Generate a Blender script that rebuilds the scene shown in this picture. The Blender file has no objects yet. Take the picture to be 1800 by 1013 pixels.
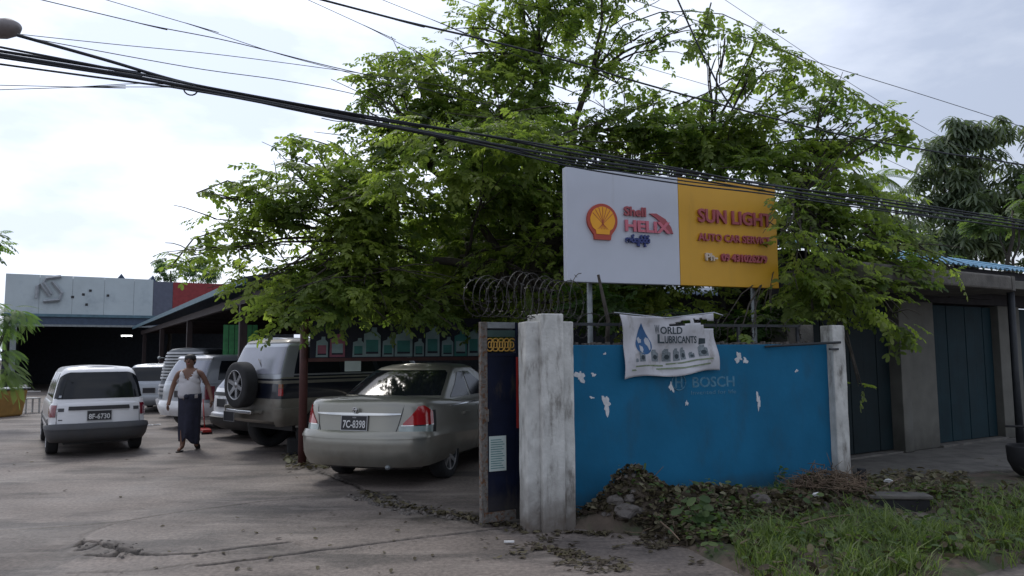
import bpy, bmesh, math, random
import numpy as np
from mathutils import Vector, Matrix, noise as mnoise
R = math.radians
random.seed(7); RNG = np.random.default_rng(11)
SC = bpy.context.scene; COL = SC.collection
# ------------------------------------------------------------------ camera, world, sun, exposure
F = 1300.0; PITCH = 5.1; ROLL = -0.45; CAMH = 1.65
cam_d = bpy.data.cameras.new('camera'); cam_d.sensor_width = 36; cam_d.lens = 26
cam_d.clip_start = .05; cam_d.clip_end = 2000
cam = bpy.data.objects.new('camera', cam_d); COL.objects.link(cam); SC.camera = cam
CM = Matrix.Translation((0, 0, CAMH)) @ Matrix.Rotation(R(90 + PITCH), 4, 'X') @ Matrix.Rotation(R(ROLL), 4, 'Z')
cam.matrix_world = CM
SC.view_settings.view_transform = 'Standard'; SC.view_settings.look = 'None'
SC.view_settings.exposure = 0.62; SC.view_settings.gamma = 1; SC.view_settings.use_curve_mapping = False
SUN_EL, SUN_AZ = 52.0, -38.0         # azimuth measured from +Y toward +X
world = bpy.data.worlds.new('World'); SC.world = world; world.use_nodes = True
nt = world.node_tree; nt.nodes.clear()
def WN(t, **k):
    n = nt.nodes.new(t)
    for a, b in k.items(): setattr(n, a, b)
    return n
sky = WN('ShaderNodeTexSky', sky_type='NISHITA', sun_disc=False)
sky.sun_elevation = R(SUN_EL); sky.sun_rotation = R(SUN_AZ); sky.air_density = 1.3; sky.dust_density = 2.5
tc = WN('ShaderNodeTexCoord')
mp = WN('ShaderNodeMapping'); mp.inputs['Scale'].default_value = (1, 1, 2.6)
nz = WN('ShaderNodeTexNoise'); nz.inputs['Scale'].default_value = 2.1; nz.inputs['Detail'].default_value = 7; nz.inputs['Roughness'].default_value = .55
rmp = WN('ShaderNodeValToRGB')
rmp.color_ramp.elements[0].position = .40; rmp.color_ramp.elements[0].color = (4.0, 4.5, 5.7, 1)
rmp.color_ramp.elements[1].position = .60; rmp.color_ramp.elements[1].color = (6.7, 7.1, 8.0, 1)
dotn = WN('ShaderNodeVectorMath', operation='DOT_PRODUCT')
sd = Vector((math.sin(R(SUN_AZ)) * math.cos(R(30)), math.cos(R(SUN_AZ)) * math.cos(R(30)), math.sin(R(30))))
dotn.inputs[1].default_value = sd
gl = WN('ShaderNodeMapRange', interpolation_type='SMOOTHSTEP'); gl.inputs['From Min'].default_value = .35; gl.inputs['From Max'].default_value = 1.0
gl.inputs['To Min'].default_value = .86; gl.inputs['To Max'].default_value = 1.36
cl = WN('ShaderNodeVectorMath', operation='SCALE')
mx = WN('ShaderNodeMix', data_type='RGBA'); mx.inputs[0].default_value = .88
bg = WN('ShaderNodeBackground'); bg.inputs['Strength'].default_value = .1
wo = WN('ShaderNodeOutputWorld')
L = nt.links.new
L(tc.outputs['Generated'], mp.inputs[0]); L(mp.outputs[0], nz.inputs['Vector']); L(nz.outputs['Fac'], rmp.inputs[0])
L(tc.outputs['Generated'], dotn.inputs[0]); L(dotn.outputs['Value'], gl.inputs['Value'])
L(rmp.outputs[0], cl.inputs[0]); L(gl.outputs[0], cl.inputs['Scale'])
L(sky.outputs[0], mx.inputs[6]); L(cl.outputs[0], mx.inputs[7]); L(mx.outputs[2], bg.inputs[0]); L(bg.outputs[0], wo.inputs[0])
sund = bpy.data.lights.new('sun', 'SUN'); sund.energy = .9; sund.angle = R(14); sund.color = (1, .96, .9)
sun = bpy.data.objects.new('sun', sund); COL.objects.link(sun)
sv = Vector((math.sin(R(SUN_AZ)) * math.cos(R(SUN_EL)), math.cos(R(SUN_AZ)) * math.cos(R(SUN_EL)), math.sin(R(SUN_EL))))
sun.rotation_euler = sv.to_track_quat('Z', 'Y').to_euler()

# ------------------------------------------------------------------ surveying helpers (photo pixel -> metres)
def ray(px, py): return CM.to_3x3() @ Vector(((px - 900) / F, (506.5 - py) / F, -1))
def at(px, py, Y):
    d = ray(px, py); return Vector((0, 0, CAMH)) + d * (Y / d.y)
def gd(px, py, z=0.0):
    d = ray(px, py); return Vector((0, 0, CAMH)) + d * ((z - CAMH) / d.z)
WA = math.atan2(.375, .927); C0 = Vector((.275, 7.0, 0)); WX = Vector((math.cos(WA), math.sin(WA), 0)); WY = Vector((-math.sin(WA), math.cos(WA), 0))
def W(a, b, z=0): return C0 + WX * a + WY * b + Vector((0, 0, z))
def wl(px, py, b):       # photo pixel on the vertical plane parallel to the wall, b metres behind the pillar corner -> (a, z)
    d = ray(px, py); o = Vector((0, 0, CAMH)) - C0
    t = (b - o.dot(WY)) / d.dot(WY); p = o + d * t
    return p.dot(WX), p.z

# ------------------------------------------------------------------ materials
def mat(name, col, rough=.7, metal=0, var=.25, scale=6, bump=0, bscale=40, col2=None, mask=(.45, .65), mscale=(3, 3, 3), coat=0, spec=.5, detail=6, trans=0):
    m = bpy.data.materials.new(name); m.use_nodes = True; t = m.node_tree; N = t.nodes; b = N['Principled BSDF']; K = t.links.new
    b.inputs['Roughness'].default_value = rough; b.inputs['Metallic'].default_value = metal; b.inputs['Coat Weight'].default_value = coat
    b.inputs['Specular IOR Level'].default_value = spec
    tc = N.new('ShaderNodeTexCoord'); nz = N.new('ShaderNodeTexNoise'); nz.inputs['Scale'].default_value = scale; nz.inputs['Detail'].default_value = detail
    K(tc.outputs['Object'], nz.inputs['Vector'])
    mr = N.new('ShaderNodeMapRange'); mr.inputs['From Min'].default_value = .25; mr.inputs['From Max'].default_value = .75
    mr.inputs['To Min'].default_value = 1 - var; mr.inputs['To Max'].default_value = 1 + var; K(nz.outputs['Fac'], mr.inputs['Value'])
    sc = N.new('ShaderNodeVectorMath'); sc.operation = 'SCALE'; sc.inputs[0].default_value = col[:3]; K(mr.outputs[0], sc.inputs['Scale'])
    out = sc.outputs[0]
    if col2 is not None:
        mp = N.new('ShaderNodeMapping'); mp.inputs['Scale'].default_value = mscale; K(tc.outputs['Object'], mp.inputs[0])
        n2 = N.new('ShaderNodeTexNoise'); n2.inputs['Scale'].default_value = 1; n2.inputs['Detail'].default_value = 8; n2.inputs['Roughness'].default_value = .65; K(mp.outputs[0], n2.inputs['Vector'])
        r = N.new('ShaderNodeMapRange'); r.interpolation_type = 'SMOOTHSTEP'; r.inputs['From Min'].default_value = mask[0]; r.inputs['From Max'].default_value = mask[1]; K(n2.outputs['Fac'], r.inputs['Value'])
        mx = N.new('ShaderNodeMix'); mx.data_type = 'RGBA'; K(r.outputs[0], mx.inputs[0]); K(out, mx.inputs[6]); mx.inputs[7].default_value = (*col2[:3], 1); out = mx.outputs[2]
    K(out, b.inputs['Base Color'])
    if bump:
        nb = N.new('ShaderNodeTexNoise'); nb.inputs['Scale'].default_value = bscale; nb.inputs['Detail'].default_value = 5; K(tc.outputs['Object'], nb.inputs['Vector'])
        bp = N.new('ShaderNodeBump'); bp.inputs['Strength'].default_value = bump; bp.inputs['Distance'].default_value = .02; K(nb.outputs['Fac'], bp.inputs['Height']); K(bp.outputs[0], b.inputs['Normal'])
    return m
def leafmat(name, c1, c2, trans=.45, rough=.45):
    m = bpy.data.materials.new(name); m.use_nodes = True; t = m.node_tree; N = t.nodes; N.clear(); K = t.links.new
    at_ = N.new('ShaderNodeAttribute'); at_.attribute_name = 'tint'
    mx = N.new('ShaderNodeMix'); mx.data_type = 'RGBA'; mx.inputs[6].default_value = (*c1, 1); mx.inputs[7].default_value = (*c2, 1); K(at_.outputs['Fac'], mx.inputs[0])
    b = N.new('ShaderNodeBsdfPrincipled'); b.inputs['Roughness'].default_value = rough; b.inputs['Specular IOR Level'].default_value = .35; K(mx.outputs[2], b.inputs['Base Color'])
    tr = N.new('ShaderNodeBsdfTranslucent'); v = N.new('ShaderNodeVectorMath'); v.operation = 'MULTIPLY'; v.inputs[1].default_value = (1.7, 1.85, .9); K(mx.outputs[2], v.inputs[0]); K(v.outputs[0], tr.inputs[0])
    ms = N.new('ShaderNodeMixShader'); ms.inputs[0].default_value = trans; K(b.outputs[0], ms.inputs[1]); K(tr.outputs[0], ms.inputs[2])
    o = N.new('ShaderNodeOutputMaterial'); K(ms.outputs[0], o.inputs[0]); return m
def emis(name, col, s):
    m = bpy.data.materials.new(name); m.use_nodes = True; b = m.node_tree.nodes['Principled BSDF']
    b.inputs['Emission Color'].default_value = (*col, 1); b.inputs['Emission Strength'].default_value = s; return m
M = {}
M['earth'] = mat('earth', (.085, .065, .05), .95, var=.4, scale=5, bump=.6, bscale=25, col2=(.05, .06, .03))
M['white_wash'] = mat('white_wash', (.50, .50, .48), .9, var=.2, scale=7, bump=.35, bscale=30, col2=(.13, .12, .105), mask=(.47, .72), mscale=(7, 7, 2.2))
M['blue_wall'] = mat('blue_wall', (.010, .118, .230), .8, spec=.2, var=.14, scale=2, bump=.12, bscale=18, col2=(.020, .085, .150), mask=(.46, .8), mscale=(3, 3, 1.2))
M['ghost'] = mat('faded_lettering', (.07, .19, .28), .8, var=.4, scale=20, col2=(.010, .118, .230), mask=(.5, .68), mscale=(14, 14, 14))
M['peel'] = mat('bare_plaster', (.55, .56, .58), .9, var=.2, scale=25)
M['sign_white'] = mat('sign_white', (.50, .53, .60), .45, var=.04, scale=3, col2=(.40, .41, .44), mask=(.55, .85), mscale=(5, 5, .7))
M['sign_yellow'] = mat('sign_yellow', (.60, .315, .014), .45, var=.05, scale=3, col2=(.42, .23, .02), mask=(.55, .85), mscale=(5, 5, .7))
M['sign_side'] = mat('sign_side', (.2, .2, .22), .6)
M['red_letter'] = mat('red_letter', (.34, .07, .085), .5, var=.1)
M['pink_letter'] = mat('pink_letter', (.55, .14, .19), .5, var=.1)
M['navy_letter'] = mat('navy_letter', (.02, .035, .16), .5, var=.1)
M['emblem_red'] = mat('emblem_red', (.40, .055, .03), .5, var=.06)
M['emblem_yellow'] = mat('emblem_yellow', (.80, .36, .012), .5, var=.06)
M['cream_letter'] = mat('cream_letter', (.6, .5, .4), .6)
M['steel'] = mat('galvanised_steel', (.22, .24, .25), .5, .5, var=.25, scale=12)
M['dark_steel'] = mat('dark_steel', (.03, .033, .038), .6, .3, var=.3)
M['rust'] = mat('rusty_edge', (.12, .11, .10), .9, var=.5, scale=30, col2=(.10, .045, .02), mask=(.5, .6), mscale=(20, 20, 20))
M['gate_navy'] = mat('gate_navy', (.004, .007, .022), .6, spec=.2, var=.35, scale=6, bump=.2, bscale=8, col2=(.04, .035, .03), mask=(.55, .75), mscale=(6, 6, 2))
M['gate_green'] = mat('gate_green', (.02, .05, .045), .6)
M['gold'] = mat('gold_paint', (.42, .24, .04), .5, var=.2)
M['red_paint'] = mat('red_paint', (.35, .02, .015), .5, var=.2)
M['paper'] = mat('paper', (.45, .52, .50), .8, var=.1)
M['print_teal'] = mat('print_teal', (.10, .22, .22), .8)
M['wire'] = mat('razor_wire', (.045, .042, .04), .6, .5, var=.4, scale=30)
M['cable'] = mat('cable_black', (.022, .026, .034), .7)
M['maroon'] = mat('maroon_post', (.075, .024, .022), .6, var=.3, scale=8)
M['brown_post'] = mat('brown_post', (.035, .022, .022), .7, var=.3)
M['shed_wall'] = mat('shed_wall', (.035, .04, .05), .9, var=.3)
M['shed_roof'] = mat('shed_roof', (.05, .075, .12), .5, .3, var=.2)
M['fascia'] = mat('fascia_grey', (.46, .52, .54), .7, var=.1, scale=1.2, col2=(.30, .35, .38), mask=(.5, .75), mscale=(.6, .6, .6))
M['fascia_dark'] = mat('fascia_slate', (.10, .11, .15), .7, var=.15)
M['fascia_red'] = mat('fascia_red', (.24, .03, .032), .7, var=.2)
M['teal_trim'] = mat('teal_trim', (.08, .15, .19), .6)
M['green_panel'] = mat('green_panel', (.05, .22, .08), .7, var=.3, scale=8)
M['yellow_tank'] = mat('yellow_tank', (.34, .19, .05), .6, var=.25, scale=5)
M['pale_plastic'] = mat('pale_plastic', (.45, .45, .44), .6)
M['tyre'] = mat('tyre_rubber', (.018, .018, .02), .85, var=.3, bump=.2, bscale=60)
M['alloy'] = mat('alloy_rim', (.35, .35, .36), .35, .8, var=.15)
M['glass'] = mat('tinted_glass', (.010, .012, .015), .08, spec=.35, var=.1)
M['glass_pale'] = mat('pale_glass', (.20, .21, .26), .12, spec=.8, var=.15, scale=2)
M['paint_white'] = mat('paint_white', (.72, .72, .74), .3, var=.05, scale=2, coat=.5, col2=(.38, .37, .36), mask=(.6, .95), mscale=(3, 3, 3))
M['paint_silver'] = mat('paint_silver', (.27, .262, .228), .30, .5, var=.06, scale=2, coat=.4, col2=(.22, .20, .165), mask=(.5, .9), mscale=(2, 2, 2))
M['paint_silver2'] = mat('paint_silver_cool', (.35, .37, .40), .35, .5, var=.06, coat=.4)
M['paint_champ'] = mat('paint_champagne', (.20, .19, .165), .4, .4, var=.12, coat=.2, col2=(.14, .12, .10), mask=(.5, .8))
M['paint_navy'] = mat('paint_navy', (.008, .011, .022), .3, .2, var=.1, coat=.5)
M['paint_grey'] = mat('paint_dark_grey', (.045, .05, .06), .4, .3)
M['black_plastic'] = mat('black_plastic', (.022, .022, .024), .55, var=.2)
M['grey_plastic'] = mat('grey_plastic', (.055, .057, .064), .6, var=.15)
M['chrome'] = mat('chrome', (.6, .6, .6), .15, 1, var=.05)
M['mid_grey'] = mat('mid_grey_paint', (.10, .11, .12), .5, .3, var=.1)
M['lamp_red'] = mat('tail_lamp_red', (.36, .012, .014), .12, coat=1, var=.1)
M['lamp_dark_red'] = mat('tail_lamp_dark_red', (.16, .008, .02), .15, coat=1)
M['lamp_clear'] = mat('tail_lamp_clear', (.30, .36, .35), .12, coat=1, var=.2, scale=15)
M['lamp_amber'] = mat('tail_lamp_amber', (.25, .08, .02), .15, coat=1)
M['plate_black'] = mat('plate_black', (.012, .012, .016), .5)
M['plate_text'] = mat('plate_text', (.6, .6, .6), .6)
M['skin'] = mat('skin', (.17, .085, .055), .55, var=.1)
M['hair'] = mat('hair', (.008, .008, .01), .6)
M['vest'] = mat('vest_cotton', (.52, .50, .52), .9, var=.08, bump=.3, bscale=30)
M['longyi'] = mat('longyi_cotton', (.017, .018, .034), .9, var=.35, scale=12)
M['sandal'] = mat('sandal', (.02, .015, .015), .7)
M['banner'] = mat('banner_cloth', (.50, .50, .53), .85, var=.1, scale=5, bump=.3, bscale=12, col2=(.22, .20, .18), mask=(.52, .78), mscale=(6, 6, 3))
M['print_blue'] = mat('print_blue', (.02, .09, .22), .7, var=.15)
M['print_pale'] = mat('print_pale', (.40, .42, .46), .8)
M['print_grey'] = mat('print_grey', (.17, .20, .22), .8, var=.5, scale=60)
M['print_dark'] = mat('print_dark', (.03, .045, .055), .8)
M['print_green'] = mat('print_green', (.18, .22, .14), .8, var=.4, scale=40)
M['jug_pale'] = mat('jug_pale', (.22, .31, .33), .6)
M['jug_teal'] = mat('jug_teal', (.035, .17, .16), .6)
M['jug_pink'] = mat('jug_pink', (.25, .08, .12), .6)
M['jug_back'] = mat('jug_banner', (.018, .02, .035), .8)
M['bark'] = mat('bark', (.05, .042, .034), .9, var=.4, scale=14, bump=.7, bscale=25)
M['block'] = mat('black_rubber_block', (.012, .012, .014), .8)
M['concrete_old'] = mat('old_concrete', (.12, .112, .10), .9, var=.3, scale=5, bump=.4, bscale=30, col2=(.07, .065, .06), mask=(.45, .7), mscale=(3, 3, 2))
M['house_wall'] = mat('house_wall', (.115, .112, .098), .9, var=.2, scale=4, bump=.2, col2=(.12, .12, .11), mask=(.5, .75), mscale=(3, 3, 1))
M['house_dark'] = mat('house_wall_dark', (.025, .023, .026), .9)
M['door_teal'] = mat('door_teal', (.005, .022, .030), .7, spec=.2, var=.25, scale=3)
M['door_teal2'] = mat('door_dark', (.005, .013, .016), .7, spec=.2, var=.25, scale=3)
M['roof_blue'] = mat('roof_blue', (.22, .42, .58), .45, .2, var=.12, scale=3)
M['stone'] = mat('broken_stone', (.10, .088, .08), .95, var=.3, scale=8, bump=.5, bscale=20)
M['twig'] = mat('dry_twig', (.13, .09, .06), .9, var=.4)
M['white_litter'] = mat('white_litter', (.6, .6, .6), .8)
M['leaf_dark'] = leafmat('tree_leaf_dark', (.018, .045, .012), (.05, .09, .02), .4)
M['leaf'] = leafmat('tree_leaf', (.058, .100, .034), (.26, .31, .085), .62)
M['leaf_mango'] = leafmat('mango_leaf', (.075, .11, .075), (.17, .20, .13), .45)
M['leaf_fern'] = leafmat('garden_leaf', (.06, .12, .05), (.16, .22, .08), .5)
M['grass'] = leafmat('grass_blade', (.06, .10, .030), (.19, .24, .08), .45)
M['weed'] = leafmat('weed_leaf', (.045, .085, .03), (.14, .19, .07), .45)
M['litter'] = leafmat('fallen_leaf', (.035, .024, .018), (.11, .095, .055), .15, .8)
M['litter_pale'] = leafmat('fallen_leaf_pale', (.10, .075, .05), (.20, .19, .12), .15, .8)

def splash(m, h=.45, col=(.07, .055, .045)):
    t = m.node_tree; N = t.nodes; b = N['Principled BSDF']; K = t.links.new; src = b.inputs['Base Color'].links[0].from_socket
    tc = N.new('ShaderNodeTexCoord'); sx = N.new('ShaderNodeSeparateXYZ'); K(tc.outputs['Object'], sx.inputs[0]); nz = N.new('ShaderNodeTexNoise'); nz.inputs['Scale'].default_value = 5; nz.inputs['Detail'].default_value = 7; K(tc.outputs['Object'], nz.inputs['Vector'])
    a = N.new('ShaderNodeMath'); a.operation = 'MULTIPLY_ADD'; K(nz.outputs['Fac'], a.inputs[0]); a.inputs[1].default_value = -1.1 * h; K(sx.outputs['Z'], a.inputs[2])
    r = N.new('ShaderNodeMapRange'); r.inputs['From Min'].default_value = -.42 * h; r.inputs['From Max'].default_value = .45 * h; r.inputs['To Min'].default_value = .85; r.inputs['To Max'].default_value = 0; K(a.outputs[0], r.inputs['Value'])
    mx = N.new('ShaderNodeMix'); mx.data_type = 'RGBA'; K(r.outputs[0], mx.inputs[0]); K(src, mx.inputs[6]); mx.inputs[7].default_value = (*col, 1); K(mx.outputs[2], b.inputs['Base Color'])
splash(M['blue_wall'], .35, (.03, .055, .07)); splash(M['white_wash'], .55, (.09, .068, .052)); splash(M['gate_navy'], .4, (.05, .045, .04)); splash(M['paint_white'], .42, (.16, .14, .12)); splash(M['paint_silver'], .5, (.12, .10, .08)); splash(M['paint_champ'], .9, (.11, .09, .075)); splash(M['grey_plastic'], .5, (.08, .07, .06)); splash(M['house_wall'], .5, (.05, .048, .04))
# ------------------------------------------------------------------ object helpers
def tag(o, label=None, cat=None, group=None, kind=None):
    if label: o['label'] = label
    if cat: o['category'] = cat
    if group: o['group'] = group
    if kind: o['kind'] = kind
    return o
def empty(name, loc=(0, 0, 0), rz=0, label=None, cat=None, group=None):
    o = bpy.data.objects.new(name, None); o.empty_display_size = .1; COL.objects.link(o); o.location = loc; o.rotation_euler = (0, 0, rz)
    return tag(o, label, cat, group)
class MB:
    def __init__(s): s.v = []; s.f = []; s.sm = []; s.mi = []
    def add(s, vs, fs, smooth=False, mi=0):
        k = len(s.v); s.v += [tuple(v) for v in vs]; s.f += [tuple(i + k for i in f) for f in fs]; s.sm += [smooth] * len(fs); s.mi += [mi] * len(fs); return s
    def box(s, x0, x1, y0, y1, z0, z1, mi=0):
        vs = [(x, y, z) for z in (z0, z1) for y in (y0, y1) for x in (x0, x1)]
        return s.add(vs, [(0, 2, 3, 1), (4, 5, 7, 6), (0, 1, 5, 4), (2, 6, 7, 3), (0, 4, 6, 2), (1, 3, 7, 5)], mi=mi)
    def hexa(s, p):  # 8 corner points, same order as box
        return s.add(p, [(0, 2, 3, 1), (4, 5, 7, 6), (0, 1, 5, 4), (2, 6, 7, 3), (0, 4, 6, 2), (1, 3, 7, 5)])
    def tube(s, pts, r, n=6, cap=True, smooth=True):
        pts = [Vector(p) for p in pts]; m = len(pts); rr = r if isinstance(r, (list, tuple)) else [r] * m
        ring = []; up = Vector((0, 0, 1))
        prev = None; vs = []
        for i, p in enumerate(pts):
            d = (pts[min(i + 1, m - 1)] - pts[max(i - 1, 0)])
            if d.length < 1e-9: d = Vector((0, 0, 1))
            d.normalize()
            if prev is None:
                u = d.cross(up if abs(d.z) < .95 else Vector((1, 0, 0))).normalized()
            else:
                u = (prev - d * prev.dot(d)).normalized()
            prev = u; w = d.cross(u)
            for k in range(n):
                a = 2 * math.pi * k / n; vs.append(p + (u * math.cos(a) + w * math.sin(a)) * rr[i])
        fs = [(i * n + k, i * n + (k + 1) % n, (i + 1) * n + (k + 1) % n, (i + 1) * n + k) for i in range(m - 1) for k in range(n)]
        if cap: fs += [tuple(range(n))[::-1], tuple((m - 1) * n + k for k in range(n))]
        return s.add(vs, fs, smooth)
    def prism(s, poly, y0, y1):   # polygon in x,z extruded along y
        n = len(poly); vs = [(p[0], y0, p[1]) for p in poly] + [(p[0], y1, p[1]) for p in poly]
        return s.add(vs, [tuple(range(n)), tuple(range(2 * n - 1, n - 1, -1))] + [(i, i + n, (i + 1) % n + n, (i + 1) % n) for i in range(n)])
    def lathe(s, prof, axis='x', n=24, c=(0, 0, 0), cap=True):   # prof: (along, radius)
        vs = []
        for a, r in prof:
            for k in range(n):
                t = 2 * math.pi * k / n
                q = (a, r * math.cos(t), r * math.sin(t)) if axis == 'x' else ((r * math.cos(t), a, r * math.sin(t)) if axis == 'y' else (r * math.cos(t), r * math.sin(t), a))
                vs.append((q[0] + c[0], q[1] + c[1], q[2] + c[2]))
        m = len(prof)
        fs = [(i * n + k, i * n + (k + 1) % n, (i + 1) * n + (k + 1) % n, (i + 1) * n + k) for i in range(m - 1) for k in range(n)]
        if cap: fs += [tuple(range(n))[::-1], tuple((m - 1) * n + k for k in range(n))]
        return s.add(vs, fs, True)
    def mesh(s, name='mesh', mats=(), fix=True):
        me = bpy.data.meshes.new(name); me.from_pydata(s.v, [], s.f)
        me.polygons.foreach_set('use_smooth', s.sm); me.polygons.foreach_set('material_index', s.mi)
        if fix:
            bm = bmesh.new(); bm.from_mesh(me); bmesh.ops.recalc_face_normals(bm, faces=bm.faces); bm.to_mesh(me); bm.free()
        for m in mats: me.materials.append(m)
        return me
    def build(s, name, m, parent=None, bevel=0, **k):
        me = s.mesh(name, m if isinstance(m, (list, tuple)) else [m])
        o = bpy.data.objects.new(name, me); COL.objects.link(o); o.parent = parent
        if bevel:
            b = o.modifiers.new('bevel', 'BEVEL'); b.width = bevel; b.segments = 2; b.limit_method = 'ANGLE'
        return tag(o, **k)
def obj(name, me, parent=None, loc=(0, 0, 0), rot=(0, 0, 0), scl=(1, 1, 1), **k):
    o = bpy.data.objects.new(name, me); COL.objects.link(o); o.parent = parent; o.location = loc; o.rotation_euler = rot; o.scale = scl
    return tag(o, **k)
def text(body, size, m, parent, loc, name='lettering', ext=.004, off=0, rot=(math.pi / 2, 0, 0), sx=1, align='LEFT'):
    c = bpy.data.curves.new(name, 'FONT'); c.body = body; c.size = size; c.extrude = ext; c.offset = off; c.align_x = align; c.resolution_u = 3
    o = bpy.data.objects.new(name, c); COL.objects.link(o); o.parent = parent; o.location = loc; o.rotation_euler = rot; o.scale = (sx, 1, 1)
    c.materials.append(m); return o
DG = bpy.context.evaluated_depsgraph_get
def fit_text(o, width):
    bpy.context.view_layer.update(); w = o.dimensions.x
    if w > 1e-4: o.scale = (o.scale[0] * width / w, 1, 1)
def letters(body, size, m, parent, x0, z0, y, width, name='letter', ext=.012, off=0.0, bold=1):
    """raised letters one object each, advance measured with the same font"""
    tmp = text(body, size, m, parent, (x0, y, z0)); bpy.context.view_layer.update(); full = tmp.dimensions.x; s = width / full
    COL.objects.unlink(tmp)
    cache = {}
    tt = text('x', size, m, parent, (0, 0, 0))
    def wid(t):
        tt.data.body = t; bpy.context.view_layer.update(); return tt.dimensions.x
    bar = wid('||')
    for i, ch in enumerate(body):
        if ch == ' ': continue
        adv = (wid('|' + body[:i] + '|') - bar) if i else 0
        text(ch, size, m, parent, (x0 + adv * s, y, z0), name, ext, off, sx=s)
    COL.objects.unlink(tt)
def scatter(name, tv, tf, mats, locs, m, tint, parent=None, smooth=False, **k):
    """join many transformed copies of a small template into one mesh"""
    tv = np.asarray(tv, float); n = len(locs); V = len(tv)
    P = np.einsum('nij,vj->nvi', mats, tv) + locs[:, None, :]
    me = bpy.data.meshes.new(name); me.vertices.add(n * V); me.vertices.foreach_set('co', P.reshape(-1).astype(np.float32))
    ls = np.array([len(f) for f in tf]); fl = np.concatenate([np.array(f) for f in tf]); nl = len(fl)
    me.loops.add(n * nl); me.loops.foreach_set('vertex_index', (fl[None, :] + (np.arange(n) * V)[:, None]).reshape(-1).astype(np.int32))
    me.polygons.add(n * len(tf)); st = np.concatenate([[0], np.cumsum(ls)[:-1]])
    me.polygons.foreach_set('loop_start', (st[None, :] + (np.arange(n) * nl)[:, None]).reshape(-1).astype(np.int32))
    me.polygons.foreach_set('loop_total', np.tile(ls, n).astype(np.int32))
    a = me.attributes.new('tint', 'FLOAT', 'POINT'); tp = np.asarray(tint)
    if tp.ndim == 1: tp = np.repeat(tp, V)
    a.data.foreach_set('value', tp.reshape(-1).astype(np.float32))
    me.update(calc_edges=True); me.materials.append(m)
    return obj(name, me, parent, **k)
def frames(xd, zd):
    """rotation matrices with local x = xd and local z near zd"""
    x = xd / np.linalg.norm(xd, axis=1, keepdims=True); y = np.cross(zd, x); y /= np.linalg.norm(y, axis=1, keepdims=True) + 1e-9
    z = np.cross(x, y); return np.stack([x, y, z], axis=2)

# ------------------------------------------------------------------ ground
cr_px = [
 [(132, 965), (150, 955), (172, 957), (185, 965), (225, 975), (280, 979), (350, 975), (425, 965), (505, 957)],
 [(135, 972), (165, 966), (190, 962), (222, 972), (205, 981), (150, 980)],
 [(345, 998), (430, 988), (550, 971), (650, 959), (740, 948), (825, 938), (895, 930)],
 [(0, 935), (95, 929), (215, 918), (300, 903), (450, 883), (550, 875)],
 [(520, 818), (580, 838), (640, 863), (700, 893), (780, 913), (850, 923)],
 [(0, 822), (120, 815), (250, 802), (330, 806)],
 [(125, 1008), (250, 1003), (350, 990)],
 [(612, 876), (650, 872), (690, 870), (702, 884)],
 [(150, 955), (148, 940), (200, 922)]]
CR = [[gd(*p) for p in l] for l in cr_px]
def seg_dist(X, Y, pl):
    d = np.full(X.shape, 9.)
    for p, q in zip(pl[:-1], pl[1:]):
        vx, vy = q.x - p.x, q.y - p.y; t = np.clip(((X - p.x) * vx + (Y - p.y) * vy) / (vx * vx + vy * vy), 0, 1)
        d = np.minimum(d, np.hypot(X - p.x - t * vx, Y - p.y - t * vy))
    return d
def inside(X, Y, poly):
    c = np.zeros(X.shape, bool); n = len(poly)
    for i in range(n):
        p, q = poly[i], poly[i - 1]
        if abs(p.y - q.y) < 1e-9: continue
        c ^= ((p.y > Y) != (q.y > Y)) & (X < (q.x - p.x) * (Y - p.y) / (q.y - p.y) + p.x)
    return c
def vnoise(X, Y, s, seed=0, z=0.):
    """cheap smooth value noise on numpy arrays"""
    x = X * s + seed * 17.3; y = Y * s + seed * 7.7; xi = np.floor(x).astype(int); yi = np.floor(y).astype(int); fx = x - xi; fy = y - yi
    fx = fx * fx * (3 - 2 * fx); fy = fy * fy * (3 - 2 * fy)
    def h(a, b): 
        n = (a * 374761393 + b * 668265263 + seed * 144269) & 0x7fffffff; n = (n ^ (n >> 13)) * 1274126177 & 0x7fffffff; return ((n ^ (n >> 16)) & 0xffff) / 65535.
    return (h(xi, yi) * (1 - fx) + h(xi + 1, yi) * fx) * (1 - fy) + (h(xi, yi + 1) * (1 - fx) + h(xi + 1, yi + 1) * fx) * fy
def fbm(X, Y, s, seed=0, o=4): return sum(vnoise(X, Y, s * 2 ** i, seed + i) / 2 ** i for i in range(o)) / 1.9
def sheet(name, xs, ys, hf, m, **k):
    X, Y = np.meshgrid(xs, ys); Z = hf(X, Y); nx, ny = len(xs), len(ys)
    me = bpy.data.meshes.new(name); me.vertices.add(nx * ny); me.vertices.foreach_set('co', np.stack([X, Y, Z], -1).reshape(-1).astype(np.float32))
    i = np.arange(nx - 1)[None, :] + (np.arange(ny - 1) * nx)[:, None]; q = np.stack([i, i + 1, i + nx + 1, i + nx], -1).reshape(-1, 4)
    me.loops.add(q.size); me.loops.foreach_set('vertex_index', q.reshape(-1).astype(np.int32)); me.polygons.add(len(q))
    me.polygons.foreach_set('loop_start', (np.arange(len(q)) * 4).astype(np.int32)); me.polygons.foreach_set('loop_total', np.full(len(q), 4, np.int32))
    me.polygons.foreach_set('use_smooth', np.ones(len(q), bool)); me.update(calc_edges=True); me.materials.append(m)
    return obj(name, me, **k), me
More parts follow.
